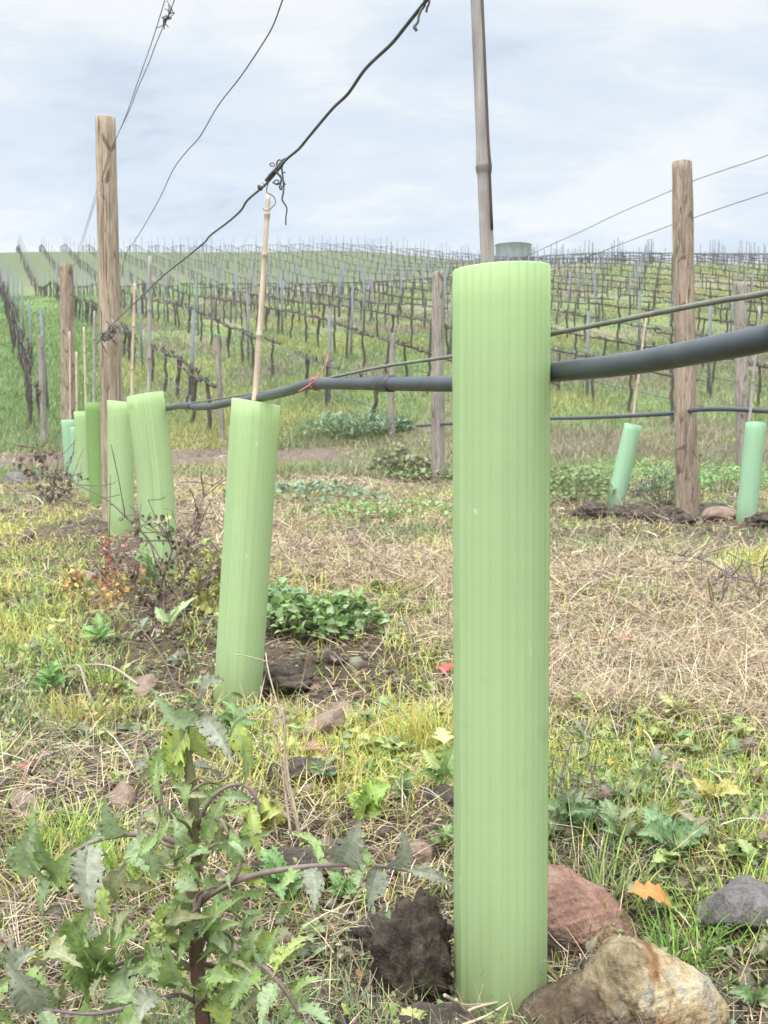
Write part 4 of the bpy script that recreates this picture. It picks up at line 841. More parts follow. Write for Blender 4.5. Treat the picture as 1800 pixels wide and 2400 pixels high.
# ------------------------------------------------------------------ sow thistle
GREENL, PURP, GREYG, YG = (.25, .345, .10), (.27, .27, .19), (.29, .37, .17), (.36, .43, .09)
def leaf_between(mb, b, t, ratio, col, rg, sag=.12, ribc=(.34, .38, .27), roll=None, jag=.45):
    b = np.asarray(tuple(b)); t = np.asarray(tuple(t)); ax = t - b; ln = np.linalg.norm(ax); ax /= ln
    up = np.array((0, -.75, .65)); up = up - ax * up.dot(ax); up /= np.linalg.norm(up) + 1e-9; sd = np.cross(up, ax)
    a = rg.normal(0, .55) if roll is None else roll; u2 = up * math.cos(a) + sd * math.sin(a); s2 = np.cross(u2, ax)
    m = 37; ts = np.linspace(0, 1, m); env = np.sin(np.pi * ts ** .8) ** .8 * (1 - .15 * ts) * (.8 + .75 * np.exp(-((ts - .2) / .07) ** 2) + .65 * np.exp(-((ts - .42) / .07) ** 2) + .35 * np.exp(-((ts - .62) / .06) ** 2)); env[0] = .06
    us = (-1, -.66, -.33, -.08, 0, .08, .33, .66, 1); V = []; C = []; ph = rg.uniform(0, 6); cv = rg.normal(0, .10)
    for i, tt in enumerate(ts):
        c = b + ax * ln * tt + u2 * (sag * ln * math.sin(PI * tt)) + s2 * cv * ln * math.sin(PI * tt)
        for q_ in us:
            jg = (1 - jag * .5 * ((i // 2 + (q_ > 0)) % 2) * (abs(q_) > .9)) * (1 + .12 * rg.normal() * (abs(q_) > .9))
            wv = .05 * math.sin(ph + tt * 11 + q_ * 2) * abs(q_)
            V.append(c + s2 * (q_ * env[i] * ratio * ln * .5 * jg) + u2 * ((.42 * abs(q_) + 1.6 * wv) * env[i] * ratio * ln * .5) + ax * (.04 * ln * abs(q_) * (((i // 2) % 2) * 2 - 1) * (abs(q_) > .9)))
            f = math.exp(-(q_ / .07) ** 2); f = max(f, .38 * max(0, math.cos((tt * 8 - abs(q_) * 1.1) * 2 * PI)) ** 6); C.append(np.array(col) * (1 - f) * (1 + .12 * rg.normal()) + np.array(ribc) * f)
    I = np.arange(m * 9).reshape(m, 9); mb.add(np.array(V), np.stack([I[:-1, :-1], I[1:, :-1], I[1:, 1:], I[:-1, 1:]], -1).reshape(-1, 4), None, np.array(C))
rg = np.random.default_rng(77); D0 = .70
base = at(436, 2290, D0); th_ = thing('sow_thistle', (base.x, base.y, g1(base.x, base.y)), 'ragged sow thistle with purple stem and grey green jagged leaves at the lower corner', 'weed')
def T(x, y, dd=0): return at(x, y, D0 + dd)
def stalk(name, pts, r0, r1, c0, c1, parent=th_, lump=.12):
    P = spline([T(*p) for p in pts], 7); n = len(P); t = np.linspace(0, 1, n)[:, None]; mb = MB()
    mb.tube(P, np.linspace(r0, r1, n), 10, np.array(c0) * (1 - t) + np.array(c1) * t, True, lump); return mb.build(name, M['plain'], parent, True, parent.location)
PS, GS, BS = (.14, .055, .06), (.17, .18, .07), (.20, .135, .115)
stalk('stem', [(440, 2330), (438, 2200), (425, 2080), (418, 1960), (416, 1850), (418, 1740), (408, 1660), (398, 1600), (400, 1545)], .0058, .0032, PS, (.20, .22, .09))
stalk('branch', [(438, 1850), (420, 1838), (370, 1815), (320, 1803), (270, 1803), (210, 1815), (165, 1838), (130, 1868), (105, 1900)], 0.00252, 0.00118, BS, (.20, .17, .12))
stalk('branch', [(436, 2110), (400, 2082), (350, 2062), (300, 2068), (245, 2090), (205, 2118)], 0.00207, 0.00104, BS, BS)
stalk('branch', [(430, 1945), (480, 1918, -.02), (530, 1896, -.03), (600, 1880, -.03), (680, 1870, -.03), (760, 1868, -.02), (830, 1872), (900, 1885, .02), (950, 1900, .03)], 0.00237, 0.00096, BS, (.2, .17, .14))
stalk('branch', [(425, 1790), (450, 1735, -.02), (490, 1700, -.03), (530, 1698, -.03), (556, 1730, -.03), (560, 1760, -.03)], 0.00148, 0.00096, BS, (.22, .16, .15))
stalk('branch', [(418, 1810), (402, 1780, -.02), (370, 1760, -.03), (352, 1735, -.03), (350, 1700, -.03), (370, 1680, -.03)], 0.00133, 0.00074, GS, BS)
stalk('branch', [(440, 2160), (500, 2100, -.03), (560, 2085, -.05), (600, 2120, -.06), (640, 2180, -.06), (670, 2260, -.06)], 0.00192, 0.00118, BS, BS)
stalk('branch', [(438, 2180), (390, 2150, -.03), (300, 2170, -.05), (200, 2190, -.05), (90, 2180, -.05)], 0.00163, 0.00104, BS, (.17, .12, .13))
stalk('branch', [(430, 1960), (460, 1930, -.03), (505, 1900, -.03), (522, 1860, -.03), (518, 1820, -.03)], 0.00133, 0.00089, BS, GS)
stalk('branch', [(400, 1700), (430, 1680, -.01), (470, 1690, -.01), (505, 1660, -.01), (490, 1610, -.01)], 0.00096, 0.00067, GS, GS)
LV = [  # base, tip, width ratio, colour
    ((432, 1545, 0), (328, 1482, -.02), .42, GREYG), ((432, 1545, 0), (486, 1470, -.02), .55, PURP), ((432, 1545, 0), (505, 1652, -.04), .34, PURP), ((405, 1560, 0), (350, 1640, .01), .75, YG), ((405, 1555, 0), (450, 1640, .01), .7, YG), ((402, 1600), (370, 1700, .01), .5, YG), ((412, 1650), (330, 1720, .02), .5, GREENL), ((415, 1660), (480, 1690, .02), .6, PURP),
    ((500, 1560, .05), (545, 1660, .05), .5, YG), ((480, 1480, .05), (405, 1475, .05), .4, GREENL), ((495, 1600, .02), (580, 1530, .0), .28, GREYG),
    ((92, 1895), (78, 1775, -.02), .55, GREYG), ((100, 1880), (155, 1830, -.02), .65, GREENL), ((112, 1880), (70, 1740, -.01), .4, GREENL), ((193, 1822), (198, 1990, -.03), .52, PURP), ((270, 1802), (228, 1722, -.02), .5, GREYG), ((292, 1806), (345, 1900, -.03), .6, GREYG), ((305, 1806), (320, 1745, -.0), .4, PURP), ((140, 1860), (100, 2010, 0), .35, GREYG),
    ((238, 2092), (155, 1990, -.03), .5, GREENL), ((212, 2110), (100, 2010, -.02), .42, GREENL), ((250, 2085), (195, 1960, -.04), .6, GREENL), ((250, 2088), (300, 2020, -.04), .55, GREENL), ((280, 2072), (330, 2170, -.05), .55, GREYG), ((205, 2118), (230, 2230, -.05), .6, GREENL), ((320, 2066), (395, 2130, -.05), .4, GREYG), ((205, 2118), (120, 2050, -.03), .5, GREENL),
    ((668, 1872, -.03), (678, 1968, -.05), .55, PURP), ((740, 1868, -.02), (778, 1772, -.03), .75, PURP), ((758, 1868, -.02), (800, 1845, -.0), .9, GREENL), ((840, 1873, .0), (868, 1790, -.01), .5, PURP), ((818, 1872, .0), (795, 1965, -.02), .7, PURP), ((790, 1870, -.02), (772, 1920, -.04), .8, GREYG), ((880, 1880, .01), (978, 1915, .02), .28, PURP), ((690, 1868, -.03), (610, 1800, -.01), .4, GREENL), ((640, 1876, -.03), (600, 1930, -.05), .5, GREENL),
    ((470, 1830, -.02), (600, 1790, -.04), .26, GREYG), ((440, 1830, -.01), (500, 1700, .0), .3, GREENL), ((540, 1740, -.03), (560, 1860, -.04), .35, YG), ((560, 1760, -.03), (530, 1830, -.03), .45, GREENL), ((352, 1735, -.03), (340, 1640, -.02), .25, GREENL), ((368, 1770, -.03), (340, 1830, -.03), .3, GREENL), ((420, 1760), (380, 1850, -.03), .35, GREENL), ((430, 1990, -.02), (490, 2060, -.04), .6, GREYG), ((425, 1985), (385, 2080, -.04), .4, GREENL), ((420, 1970, -.01), (330, 1950, -.03), .3, GREENL), ((440, 2020, -.02), (520, 1940, -.05), .4, GREENL),
    ((30, 2130, -.02), (85, 2050, -.04), .7, PURP), ((85, 2180, -.05), (15, 2080, -.06), .7, PURP), ((90, 2180, -.05), (120, 2260, -.06), .5, GREYG), ((300, 2170, -.05), (250, 2270, -.07), .6, GREENL), ((360, 2160, -.05), (300, 2210, -.08), .75, PURP), ((390, 2150, -.05), (450, 2230, -.07), .45, GREYG), ((400, 2130, -.03), (360, 2030, -.06), .5, GREENL),
    ((560, 2085, -.05), (500, 2180, -.07), .6, GREENL), ((590, 2110, -.06), (660, 2040, -.05), .45, YG), ((600, 2120, -.06), (560, 2230, -.08), .5, GREYG), ((630, 2160, -.06), (700, 2110, -.06), .4, GREENL), ((640, 2180, -.06), (720, 2230, -.07), .6, GREYG), ((540, 2088, -.04), (600, 2000, -.04), .35, GREENL), ((505, 2098, -.03), (540, 2010, -.04), .4, GREENL), ((650, 2200, -.06), (610, 2260, -.08), .5, GREENL), ((480, 2120, -.03), (540, 2150, -.06), .5, YG)]
for (b, t, ra, c) in LV:
    mb = MB(); leaf_between(mb, T(*b), T(*t), ra * .82, c, rg, jag=.34); mb.build('leaf', M['thistle_leaf'], th_, True, th_.location)
mb = MB()
for k in range(130):
    bx_, by_ = (rg.uniform(0, 680), rg.uniform(2030, 2250)) if k < 60 else (rg.uniform(330, 540), rg.uniform(1640, 2100)) if k < 105 else (rg.uniform(150, 620), rg.uniform(1830, 2080)); dd = rg.uniform(-.06, .05); an = rg.uniform(0, 2 * PI); ln = rg.uniform(40, 90)
    leaf_between(mb, T(bx_, by_, dd), T(bx_ + ln * math.cos(an), by_ + ln * math.sin(an) * .9, dd + rg.uniform(-.04, .03)), rg.uniform(.22, .40), [GREENL, GREENL, GREENL, GREYG, YG, (.28, .27, .12)][rg.integers(0, 6)], rg, rg.uniform(-.1, .35), jag=.3)
fo = mb.build('foliage', M['thistle_leaf'], th_, True, th_.location); fo['kind'] = 'stuff'
for k in range(18):
    bx_, by_ = rg.uniform(340, 520), rg.uniform(1700, 2150); pts = [(436 if by_ > 1800 else 415, by_ + 30, 0)]; a0 = rg.uniform(0, 6.3)
    for q_ in range(4): a0 += rg.uniform(.3, 1.0); pts.append((pts[-1][0] + 32 * math.cos(a0), pts[-1][1] + 32 * math.sin(a0), rg.uniform(-.03, .01)))
    stalk('branch', pts, .0016, .0008, BS, GS)

# ------------------------------------------------------------------ other plants
def foliage_clump(name, loc, label, cat, rx, ry, h, n, size, cols, tplf, seed, stems=True, group=None, pitch=-.5, mat='leaf', stemc=(.16, .18, .07), dome=True):
    rg = np.random.default_rng(seed); x0, y0 = loc; z0 = g1(x0, y0); t = thing(name, (x0, y0, z0), label, cat, group)
    u = rg.random(n) ** .5; an = rg.uniform(0, 2 * PI, n); px, py = np.cos(an) * u * rx, np.sin(an) * u * ry
    lump = .65 + .7 * fbm(px / rx * 2 + seed, py / ry * 2, 2, seed)
    pz = h * np.sqrt(np.maximum(1 - u * u * .85, .05)) * lump * rg.uniform(.35, 1, n) ** .6
    gz = G(px + x0, py + y0) - z0
    P = np.stack([px, py, pz + gz], 1); c = np.array(cols)[rg.integers(0, len(cols), n)] * (1 + rg.normal(0, .16, (n, 1)))
    V, Fq, Cc = scatter(*tplf, P, rg.uniform(0, 6.3, n), rg.normal(pitch, .5, n), rg.normal(0, .5, n), size * rg.uniform(.6, 1.25, n), np.clip(c, .01, .9))
    mesh_np('foliage', V, tri_fix(Fq), M[mat], t, Cc)
    if stems:
        mb = MB()
        for k in range(min(n, 60)):
            i = rg.integers(0, n); b = np.array((px[i] * .3, py[i] * .3, G(px[i] * .3 + x0, py[i] * .3 + y0) - z0 - .01)); e_ = P[i]; mb.tube(spline([b, (b + e_) / 2 + (0, 0, h * .15), e_], 4), size * .045, 5, stemc)
        mb.build('stem', M['plain'], t)
    return t
ov = leaf_tpl([.03, .18, .32, .36, .30, .16, .01], .28, .5, 1.3); nar = leaf_tpl([.02, .07, .11, .12, .10, .06, .01], .3, .9, 1.2)
p = at(700, 1385, 2.3)
foliage_clump('clover_plant', (p.x, 2.35), 'dense green clover clump right behind the leaning folded guard'.replace('right ', ''), 'clover', .15, .10, .085, 520, .027, [(.20, .30, .095), (.25, .34, .12), (.16, .25, .08), (.32, .40, .20)], ov, 2)
p = at(590, 1330, 2.5)
foliage_clump('clover_plant', (p.x, 2.55), 'smaller clover patch showing at the edge of the folded guard', 'clover', .10, .08, .07, 200, .026, [(.17, .27, .11), (.21, .31, .13)], ov, 3)
for i, (dx, d, rx, ry, h, n, size, cols, label, sd_) in enumerate((
    (748, 12.9, .6, .4, .34, 420, .11, [(.17, .25, .15), (.20, .29, .16), (.15, .22, .13), (.24, .31, .15)], 'bluish green leafy weed at the far verge of the track', 21),
    (830, 13.4, .4, .3, .2, 200, .10, [(.18, .25, .15), (.2, .28, .14)], 'smaller bluish green weed beside the large one at the track verge', 22),
    (868, 9.3, .30, .25, .27, 420, .055, [(.20, .21, .10), (.24, .24, .12), (.27, .25, .14), (.17, .18, .09)], 'scrubby olive bush beside the pale grey weathered post', 23),
    (935, 9.1, .45, .3, .11, 420, .05, [(.2, .24, .10), (.24, .27, .12)], 'low olive weeds round the foot of the pale grey weathered post', 24),
    (660, 6.6, .55, .5, .11, 520, .04, [(.19, .26, .14), (.17, .23, .13), (.23, .27, .15)], 'low grey green weed patch beyond the folded guard', 25),
    (1380, 7.6, .6, .5, .24, 1000, .05, [(.20, .33, .11), (.24, .37, .12), (.17, .28, .10)], 'bright green weed patch behind the strongly leaning mint guard', 26),
    (1560, 7.3, .5, .4, .22, 800, .05, [(.21, .35, .12), (.25, .39, .13), (.18, .30, .11)], 'bright green weed patch behind the knotty post', 27),
    (1245, 6.4, .28, .35, .22, 720, .035, [(.18, .23, .09), (.22, .27, .11), (.15, .19, .08)], 'dark olive weed bush beside the tallest tube guard', 28),
    (1440, 6.3, .22, .2, .20, 460, .04, [(.16, .19, .12), (.13, .17, .10)], 'grey green feathery weed beside the knotty post', 29),
    (830, 5.6, .55, .4, .06, 420, .03, [(.22, .32, .11), (.26, .36, .12)], 'low bright green weed patch in the alley between the rows', 30))):
    p = at(dx, 1000, d); foliage_clump('weed_clump', (p.x, d), label, 'weed', rx, ry, h, n, size, cols, nar if sd_ in (26, 27, 29, 21) else ov, sd_, True, 'leafy weed clumps')
def tuft(dx, dy, d, n, ln, spread, cols, label, seed, wd=.0022, elev=1.2):
    d0_ = d; d = dg(dx, dy); ln *= d / d0_; spread *= d / d0_; wd *= (d / d0_) ** .5
    rg = np.random.default_rng(seed); p = at(dx, dy, d); z = g1(p.x, d); k = n
    P = np.stack([rg.normal(0, spread, k), rg.normal(0, spread * .7, k), np.zeros(k) - .004], 1); P[:, 2] += G(P[:, 0] + p.x, P[:, 1] + d) - z
    hd = np.arctan2(P[:, 1], P[:, 0]) + rg.normal(0, .7, k); c = np.array(cols)[rg.integers(0, len(cols), k)] * (1 + rg.normal(0, .14, (k, 1)))
    V, Fq, Cc = ribbons(P, hd, rg.normal(elev, .25, k), rg.normal(.7, .35, k), ln * rg.uniform(.5, 1.15, k), np.full(k, wd), np.clip(c, .01, .9), 5)
    o = mesh_np('grass_tuft', V, [Fq], M['leaf'], None, Cc); o.location = (p.x, d, z); return tag(o, label, 'grass tuft', 'tufts of fresh grass')
tuft(940, 1615, 1.62, 230, .085, .030, YELL, 'bright yellow grass tuft against the edge of the tallest tube guard', 1)
tuft(230, 1480, 2.02, 110, .075, .028, LIME, 'lime green tuft beside the dark flat slab of stone', 2)
tuft(150, 1840, 1.36, 130, .075, .022, LIME, 'lime grass tuft behind the arching thistle branch', 3)
tuft(165, 1570, 1.75, 170, .075, .04, [(.50, .34, .10), (.46, .40, .10), (.36, .38, .08)], 'orange tipped grass tuft beside the round brown stone', 4)
tuft(270, 1900, 1.16, 170, .07, .022, LIME, 'fresh lime tuft showing under the arching thistle branch', 5)
tuft(1290, 1985, 1.12, 90, .08, .026, GRN + LIME, 'green tuft growing at the top edge of the reddish rock', 6, .003)
tuft(1460, 2085, .97, 130, .065, .025, [(.17, .30, .05), (.22, .36, .06), (.13, .24, .05)], 'green tuft growing behind the tan boulder', 7, .0028)
tuft(1590, 1990, 1.08, 150, .065, .03, LIME, 'green yellow tuft beyond the orange fallen leaf', 8, .0024)
tuft(1255, 1690, 1.5, 80, .07, .018, YELL, 'yellow tuft at the edge of the dry grass beside the tallest tube guard', 9)
tuft(1400, 1780, 1.42, 150, .05, .05, YELL, 'spreading yellow tuft along the edge of the dry grass', 10)
tuft(1620, 1830, 1.3, 110, .05, .03, YELL, 'pale yellow tuft beside brown soil past the spreading yellow tuft', 11)
tuft(1050, 2260, .79, 22, .035, .012, LIME, 'few green blades in front of the tallest tube guard', 12, .003)
tuft(345, 1930, 1.1, 90, .06, .02, LIME, 'small lime tuft between the thistle stems', 13)
tuft(60, 1930, 1.15, 130, .06, .028, YELL + STRAWC, 'straw yellow tuft beside the hanging purple leaf', 14)
tuft(110, 1330, 2.7, 130, .09, .05, YELL + LIME, 'wide yellowish tuft below the orange tan stone', 15)
tuft(1560, 1235, 4.1, 70, .09, .05, YELL, 'small yellow tuft below the heap of earth', 16, .004)
tuft(1380, 1300, 3.7, 110, .08, .09, LIME, 'loose green tuft in the middle of the dry grass', 17, .003)
# dead stalks, brambles and withered weeds
def twigs(name, paths, r0, label, cat, col=(.17, .125, .10), leaves=0, lcols=None, lsz=.02, seed=1, group=None, side=0):
    D_ = dg(*paths[0][1][0]) if 1.05 < paths[0][0] < 5 and paths[0][1][0][0] < 1659 else None; ks = (D_ / paths[0][0]) if D_ else 1; r0 *= ks; lsz *= ks
    paths = [[at(x, y, (D_ or d_) + k * .02) for k, (x, y) in enumerate(ps)] for d_, ps in paths]
    rg = np.random.default_rng(seed); b = paths[0][0]; z = g1(b.x, b.y); t = thing(name, (b.x, b.y, min(z, b.z)), label, cat, group); mb = MB(); pool = []
    for P in paths:
        Q = spline(P, 7); mb.tube(Q, np.linspace(r0, r0 * .35, len(Q)), 6, np.array(col) * rg.uniform(.8, 1.25), True, .25); pool.append(Q)
        for k in range(side):
            i = rg.integers(len(Q) // 4, len(Q)); d = rg.normal(0, 1, 3); d[2] = abs(d[2]); d *= rg.uniform(.02, .07) * (P[0].y / 3) ** .5; mb.tube(spline([Q[i], Q[i] + d * .6 + rg.normal(0, .004, 3), Q[i] + d * 1.1], 4), r0 * .4, 5, np.array(col)); pool.append(np.array([Q[i], Q[i] + d * .6, Q[i] + d]))
    mb.build('stem', M['plain'], t, True, t.location)
    if leaves:
        pts = np.vstack(pool); pts = pts[pts[:, 2] < pts[:, 2].min() + (.62 if name == 'withered_weed' else 1.0) * (pts[:, 2].max() - pts[:, 2].min()) + .001]; P = pts[rg.integers(0, len(pts), leaves)] + rg.normal(0, lsz * .5, (leaves, 3)) - np.array(t.location)
        c = np.array(lcols)[rg.integers(0, len(lcols), leaves)] * (1 + rg.normal(0, .2, (leaves, 1)))
        V, Fq, Cc = scatter(*leaf_tpl([.02, .2, .3, .26, .3, .14, .02], .5, 1.6), P, rg.uniform(0, 6.3, leaves), rg.normal(.4, .7, leaves), rg.normal(0, .8, leaves), lsz * rg.uniform(.5, 1.3, leaves), np.clip(c, .01, .9)); mesh_np('foliage', V, [Fq], M['straw'], t, Cc)
    return t
def pp(d, *pts): return (d, pts)
BR = [(.14, .095, .075), (.19, .14, .10), (.11, .08, .065), (.24, .18, .13)]
twigs('withered_weed', [pp(2.5, (352, 1340), (355, 1280), (358, 1232), (395, 1180), (425, 1120), (442, 1070), (470, 1040)), pp(2.5, (356, 1240), (335, 1205), (320, 1165), (270, 1115), (225, 1075), (160, 1042), (143, 1012)), pp(2.5, (350, 1340), (340, 1300), (352, 1250), (372, 1180), (350, 1150), (320, 1080)), pp(2.5, (355, 1350), (400, 1300), (430, 1260), (470, 1225), (520, 1180)), pp(2.5, (350, 1350), (385, 1290), (400, 1230), (405, 1170), (430, 1150)), pp(2.5, (345, 1350), (330, 1310), (300, 1280), (280, 1225))], .0034, 'withered brown weed with curled leaves in front of the guard folded down its middle', 'withered weed', leaves=330, lcols=BR + BR + [(.30, .27, .10), (.16, .2, .08)], lsz=.019, seed=4, side=20)
twigs('withered_weed', [pp(6.4, (112, 1080), (108, 1040), (90, 990), (80, 960)), pp(6.4, (115, 1080), (118, 1030), (128, 985)), pp(6.4, (110, 1085), (95, 1060), (60, 1015)), pp(6.4, (115, 1085), (140, 1060), (150, 1040))], .006, 'dry brown weed beside the mint guards', 'withered weed', leaves=140, lcols=BR, lsz=.04, seed=6, side=12)
twigs('withered_weed', [pp(3.6, (262, 1290), (258, 1240), (240, 1200), (236, 1160)), pp(3.6, (265, 1290), (290, 1250), (300, 1220)), pp(3.6, (262, 1292), (240, 1260), (215, 1235))], .004, 'reddish weed at the foot of the tall tan post', 'withered weed', leaves=150, lcols=[(.42, .10, .09), (.34, .13, .09), (.5, .14, .12), (.2, .13, .08)], lsz=.022, seed=7, side=9)
twigs('withered_weed', [pp(2.6, (215, 1320), (190, 1290), (150, 1280)), pp(2.6, (215, 1320), (165, 1270), (155, 1240), (152, 1190)), pp(2.6, (215, 1320), (250, 1290), (275, 1265))], .003, 'orange and yellow weed sprigs below the pale grey flat stone', 'weed', (.25, .18, .09), leaves=230, lcols=[(.50, .30, .12), (.52, .42, .14), (.46, .24, .11), (.34, .36, .12)], lsz=.020, seed=8, side=10)
twigs('yellow_weed', [pp(2.3, (455, 1330), (450, 1260), (470, 1200)), pp(2.3, (455, 1330), (430, 1290), (428, 1240)), pp(2.3, (455, 1330), (478, 1270), (485, 1215))], .003, 'pale yellow leafy weed against the edge of the folded guard', 'weed', (.24, .22, .09), leaves=130, lcols=[(.42, .42, .13), (.46, .42, .15), (.34, .36, .11)], lsz=.026, seed=9, side=8)
twigs('dead_stalk', [pp(1.35, (652, 1830), (640, 1760), (625, 1690), (608, 1560), (580, 1450), (574, 1410)), pp(1.35, (628, 1800), (615, 1700), (600, 1600), (595, 1535)), pp(1.35, (655, 1830), (618, 1680), (612, 1540), (572, 1545), (568, 1640))], .0022, 'tall broken straw coloured stalks behind the thistle', 'dead stalk', (.36, .28, .19), seed=10, side=4, group='dead stalks among the weeds')
twigs('dead_stalk', [pp(1.45, (1215, 1760), (1210, 1700), (1222, 1640), (1245, 1580)), pp(1.45, (1275, 1750), (1282, 1690), (1270, 1640), (1280, 1570)), pp(1.45, (1250, 1760), (1240, 1700), (1222, 1640))], .0018, 'dark upright twigs beside the tallest tube guard', 'dead stalk', (.13, .09, .075), seed=11, side=5, group='dead stalks among the weeds')
twigs('bramble', [pp(2.9, (1700, 1300), (1640, 1262), (1590, 1248), (1545, 1222), (1500, 1204), (1470, 1200)), pp(2.9, (1610, 1290), (1575, 1240), (1530, 1270), (1480, 1300)), pp(2.6, (1652, 1480), (1648, 1380), (1640, 1290), (1652, 1200)), pp(2.6, (1590, 1440), (1570, 1380), (1560, 1290), (1570, 1240)), pp(2.6, (1640, 1480), (1600, 1400), (1540, 1330))], .0035, 'bare thorny bramble twigs arching over the dry grass', 'bramble', (.16, .125, .11), leaves=40, lcols=BR, lsz=.014, seed=12, side=16)
twigs('dead_stalk', [pp(2.5, (400, 1530), (350, 1420), (300, 1350), (255, 1285), (205, 1225))], .002, 'long thin brown twig slanting past the orange weed sprigs', 'dead stalk', (.2, .13, .1), seed=14, group='dead stalks among the weeds')
twigs('dead_stalk', [pp(1.85, (198, 1520), (185, 1480), (172, 1440), (150, 1445), (120, 1480)), pp(1.85, (300, 1480), (240, 1440), (180, 1435))], .003, 'thick bent dry stalk beside the lime green tuft', 'dead stalk', (.33, .26, .19), seed=15, group='dead stalks among the weeds')
twigs('dead_stalk', [pp(1.7, (1660, 1610), (1645, 1560), (1635, 1510)), pp(1.7, (1640, 1620), (1570, 1640), (1440, 1665), (1330, 1640))], .0022, 'pale dry stalk lying across the matted dry grass', 'dead stalk', (.40, .31, .21), seed=16, group='dead stalks among the weeds')
twigs('dead_stalk', [pp(1.02, (1225, 2005), (1290, 2030), (1380, 2075))], .0014, 'thin dry stem lying across the face of the reddish rock', 'dead stalk', (.42, .34, .26), seed=17, group='dead stalks among the weeds')
twigs('dead_stalk', [pp(.80, (985, 2205), (1020, 2180), (1075, 2165), (1105, 2160), (1112, 2172)), pp(.79, (1000, 2215), (1050, 2195), (1100, 2165)), pp(.80, (960, 2150), (1000, 2170), (1050, 2168)), pp(.79, (985, 2160), (1005, 2190), (1000, 2225))], .0016, 'folded straw blades lying against the foot of the tallest tube guard', 'dead stalk', (.46, .37, .25), seed=18, group='dead stalks among the weeds')
# leafy weeds close by
def rosette(dx, dy, d, n, ln, cols, label, seed, ratio=.5, cat='weed', e0=.5, jag=.45, h=0.0):
    d0_ = d; d = dg(dx, dy + 14); ln *= d / d0_
    rg = np.random.default_rng(seed); p = at(dx, dy, d); z = g1(p.x, d); t = thing('leafy_weed', (p.x, d, z), label, cat, 'leafy weeds near the tube guard')
    for k in range(n):
        a = k * 2.4 + rg.normal(0, .3); l_ = ln * rg.uniform(.6, 1.15); el = e0 + rg.normal(0, .25); b = np.array((p.x, d, z + .004 + h * rg.random())); tip = b + l_ * np.array((math.cos(a) * math.cos(el), math.sin(a) * math.cos(el), math.sin(el)))
        mb = MB(); leaf_between(mb, b, tip, ratio * rg.uniform(.8, 1.2), np.array(cols[rg.integers(0, len(cols))]) * rg.uniform(.85, 1.15), rg, .14, (.34, .40, .20), rg.normal(0, .25), jag); mb.build('leaf', M['leaf'], t, True, t.location)
    return t
rosette(790, 1752, 1.40, 9, .038, [(.32, .42, .07), (.26, .38, .07)], 'lime green lobed weed beside the yellow tuft and tallest tube guard', 1, 1.0, h=.015)
rosette(960, 1700, 1.42, 7, .045, [(.17, .27, .07), (.13, .23, .06), (.40, .44, .14)], 'mid green weed with one pale leaf at the edge of the tallest tube guard', 2, .6, h=.03)
rosette(870, 1720, 1.44, 8, .04, [(.18, .25, .09), (.15, .22, .08)], 'dull green weed between the lime weed and the tallest tube guard', 3, .5, h=.02)
rosette(860, 2095, .88, 9, .036, [(.13, .24, .07), (.15, .26, .09)], 'small green seedling in front of the mossy clod', 4, .35, jag=.1, h=.02)
rosette(1225, 1790, 1.38, 9, .05, [(.10, .19, .06), (.15, .22, .09), (.20, .22, .13)], 'dark green crumpled weed beside the foot of the dark upright twigs', 5, .6, h=.03)
rosette(1330, 1810, 1.34, 9, .05, [(.18, .27, .11), (.22, .28, .13), (.26, .27, .12)], 'grey green weed with pointed leaves below the spreading yellow tuft', 6, .5, h=.02)
rosette(1440, 1830, 1.3, 7, .055, [(.16, .27, .11), (.20, .30, .13)], 'green weed with a big triangular leaf above the fallen orange leaf', 7, .7, h=.02)
rosette(1540, 1740, 1.42, 6, .04, [(.50, .42, .12), (.38, .40, .12)], 'yellowing weed at the far edge of the spreading yellow tuft', 8, .5, jag=.1, h=.02)
rosette(1430, 2215, .74, 11, .03, [(.17, .26, .13), (.15, .25, .10)], 'small pinnate weed in front of the tan boulder', 9, .35, jag=.3, h=.01)
rosette(1115, 2200, .775, 5, .018, [(.19, .30, .08), (.4, .4, .2)], 'tiny seedling between the straw blades and the tan boulder', 10, .4, jag=.1)
rosette(565, 1780, 1.3, 6, .04, [(.46, .46, .12), (.36, .42, .09)], 'yellow lobed weed behind the thistle', 11, .9, h=.01)
rosette(330, 1250, 2.48, 8, .07, [(.16, .25, .08), (.22, .3, .09)], 'green sprig inside the withered brown weed', 12, .35, h=.05)
rosette(365, 1350, 2.3, 3, .09, [(.36, .46, .2)], 'single long pale green leaf under the withered brown weed', 13, .3, jag=.1, h=.02)
rosette(500, 1580, 1.75, 9, .05, [(.15, .25, .08), (.2, .3, .1)], 'green weed at the foot of the leaning folded guard', 14, .5, h=.02)
rosette(740, 1930, 1.05, 8, .03, [(.14, .26, .08), (.2, .32, .1)], 'small bright weed beside the thistle side branch', 15, .6, h=.01)
rosette(1630, 2170, .86, 5, .03, [(.2, .3, .12)], 'small weed in front of the dark grey stone', 16, .5, h=.01)
rosette(700, 1690, 1.55, 8, .04, [(.17, .25, .1), (.2, .28, .12)], 'pale sprawling weed below the flat reddish brown stone', 17, .35, h=.03)
rosette(600, 1930, 1.12, 8, .045, [(.16, .27, .09)], 'green seedling weed under the thistle leaves', 18, .5, h=.02)
rosette(110, 1480, 2.0, 14, .045, [(.16, .30, .08), (.2, .34, .09)], 'feathery bright green weed by the bent dry stalk', 19, .4, h=.03)
rosette(215, 1385, 2.35, 12, .05, [(.18, .31, .09), (.22, .35, .1)], 'bright green feathery weed above the lime tuft', 20, .4, h=.03)
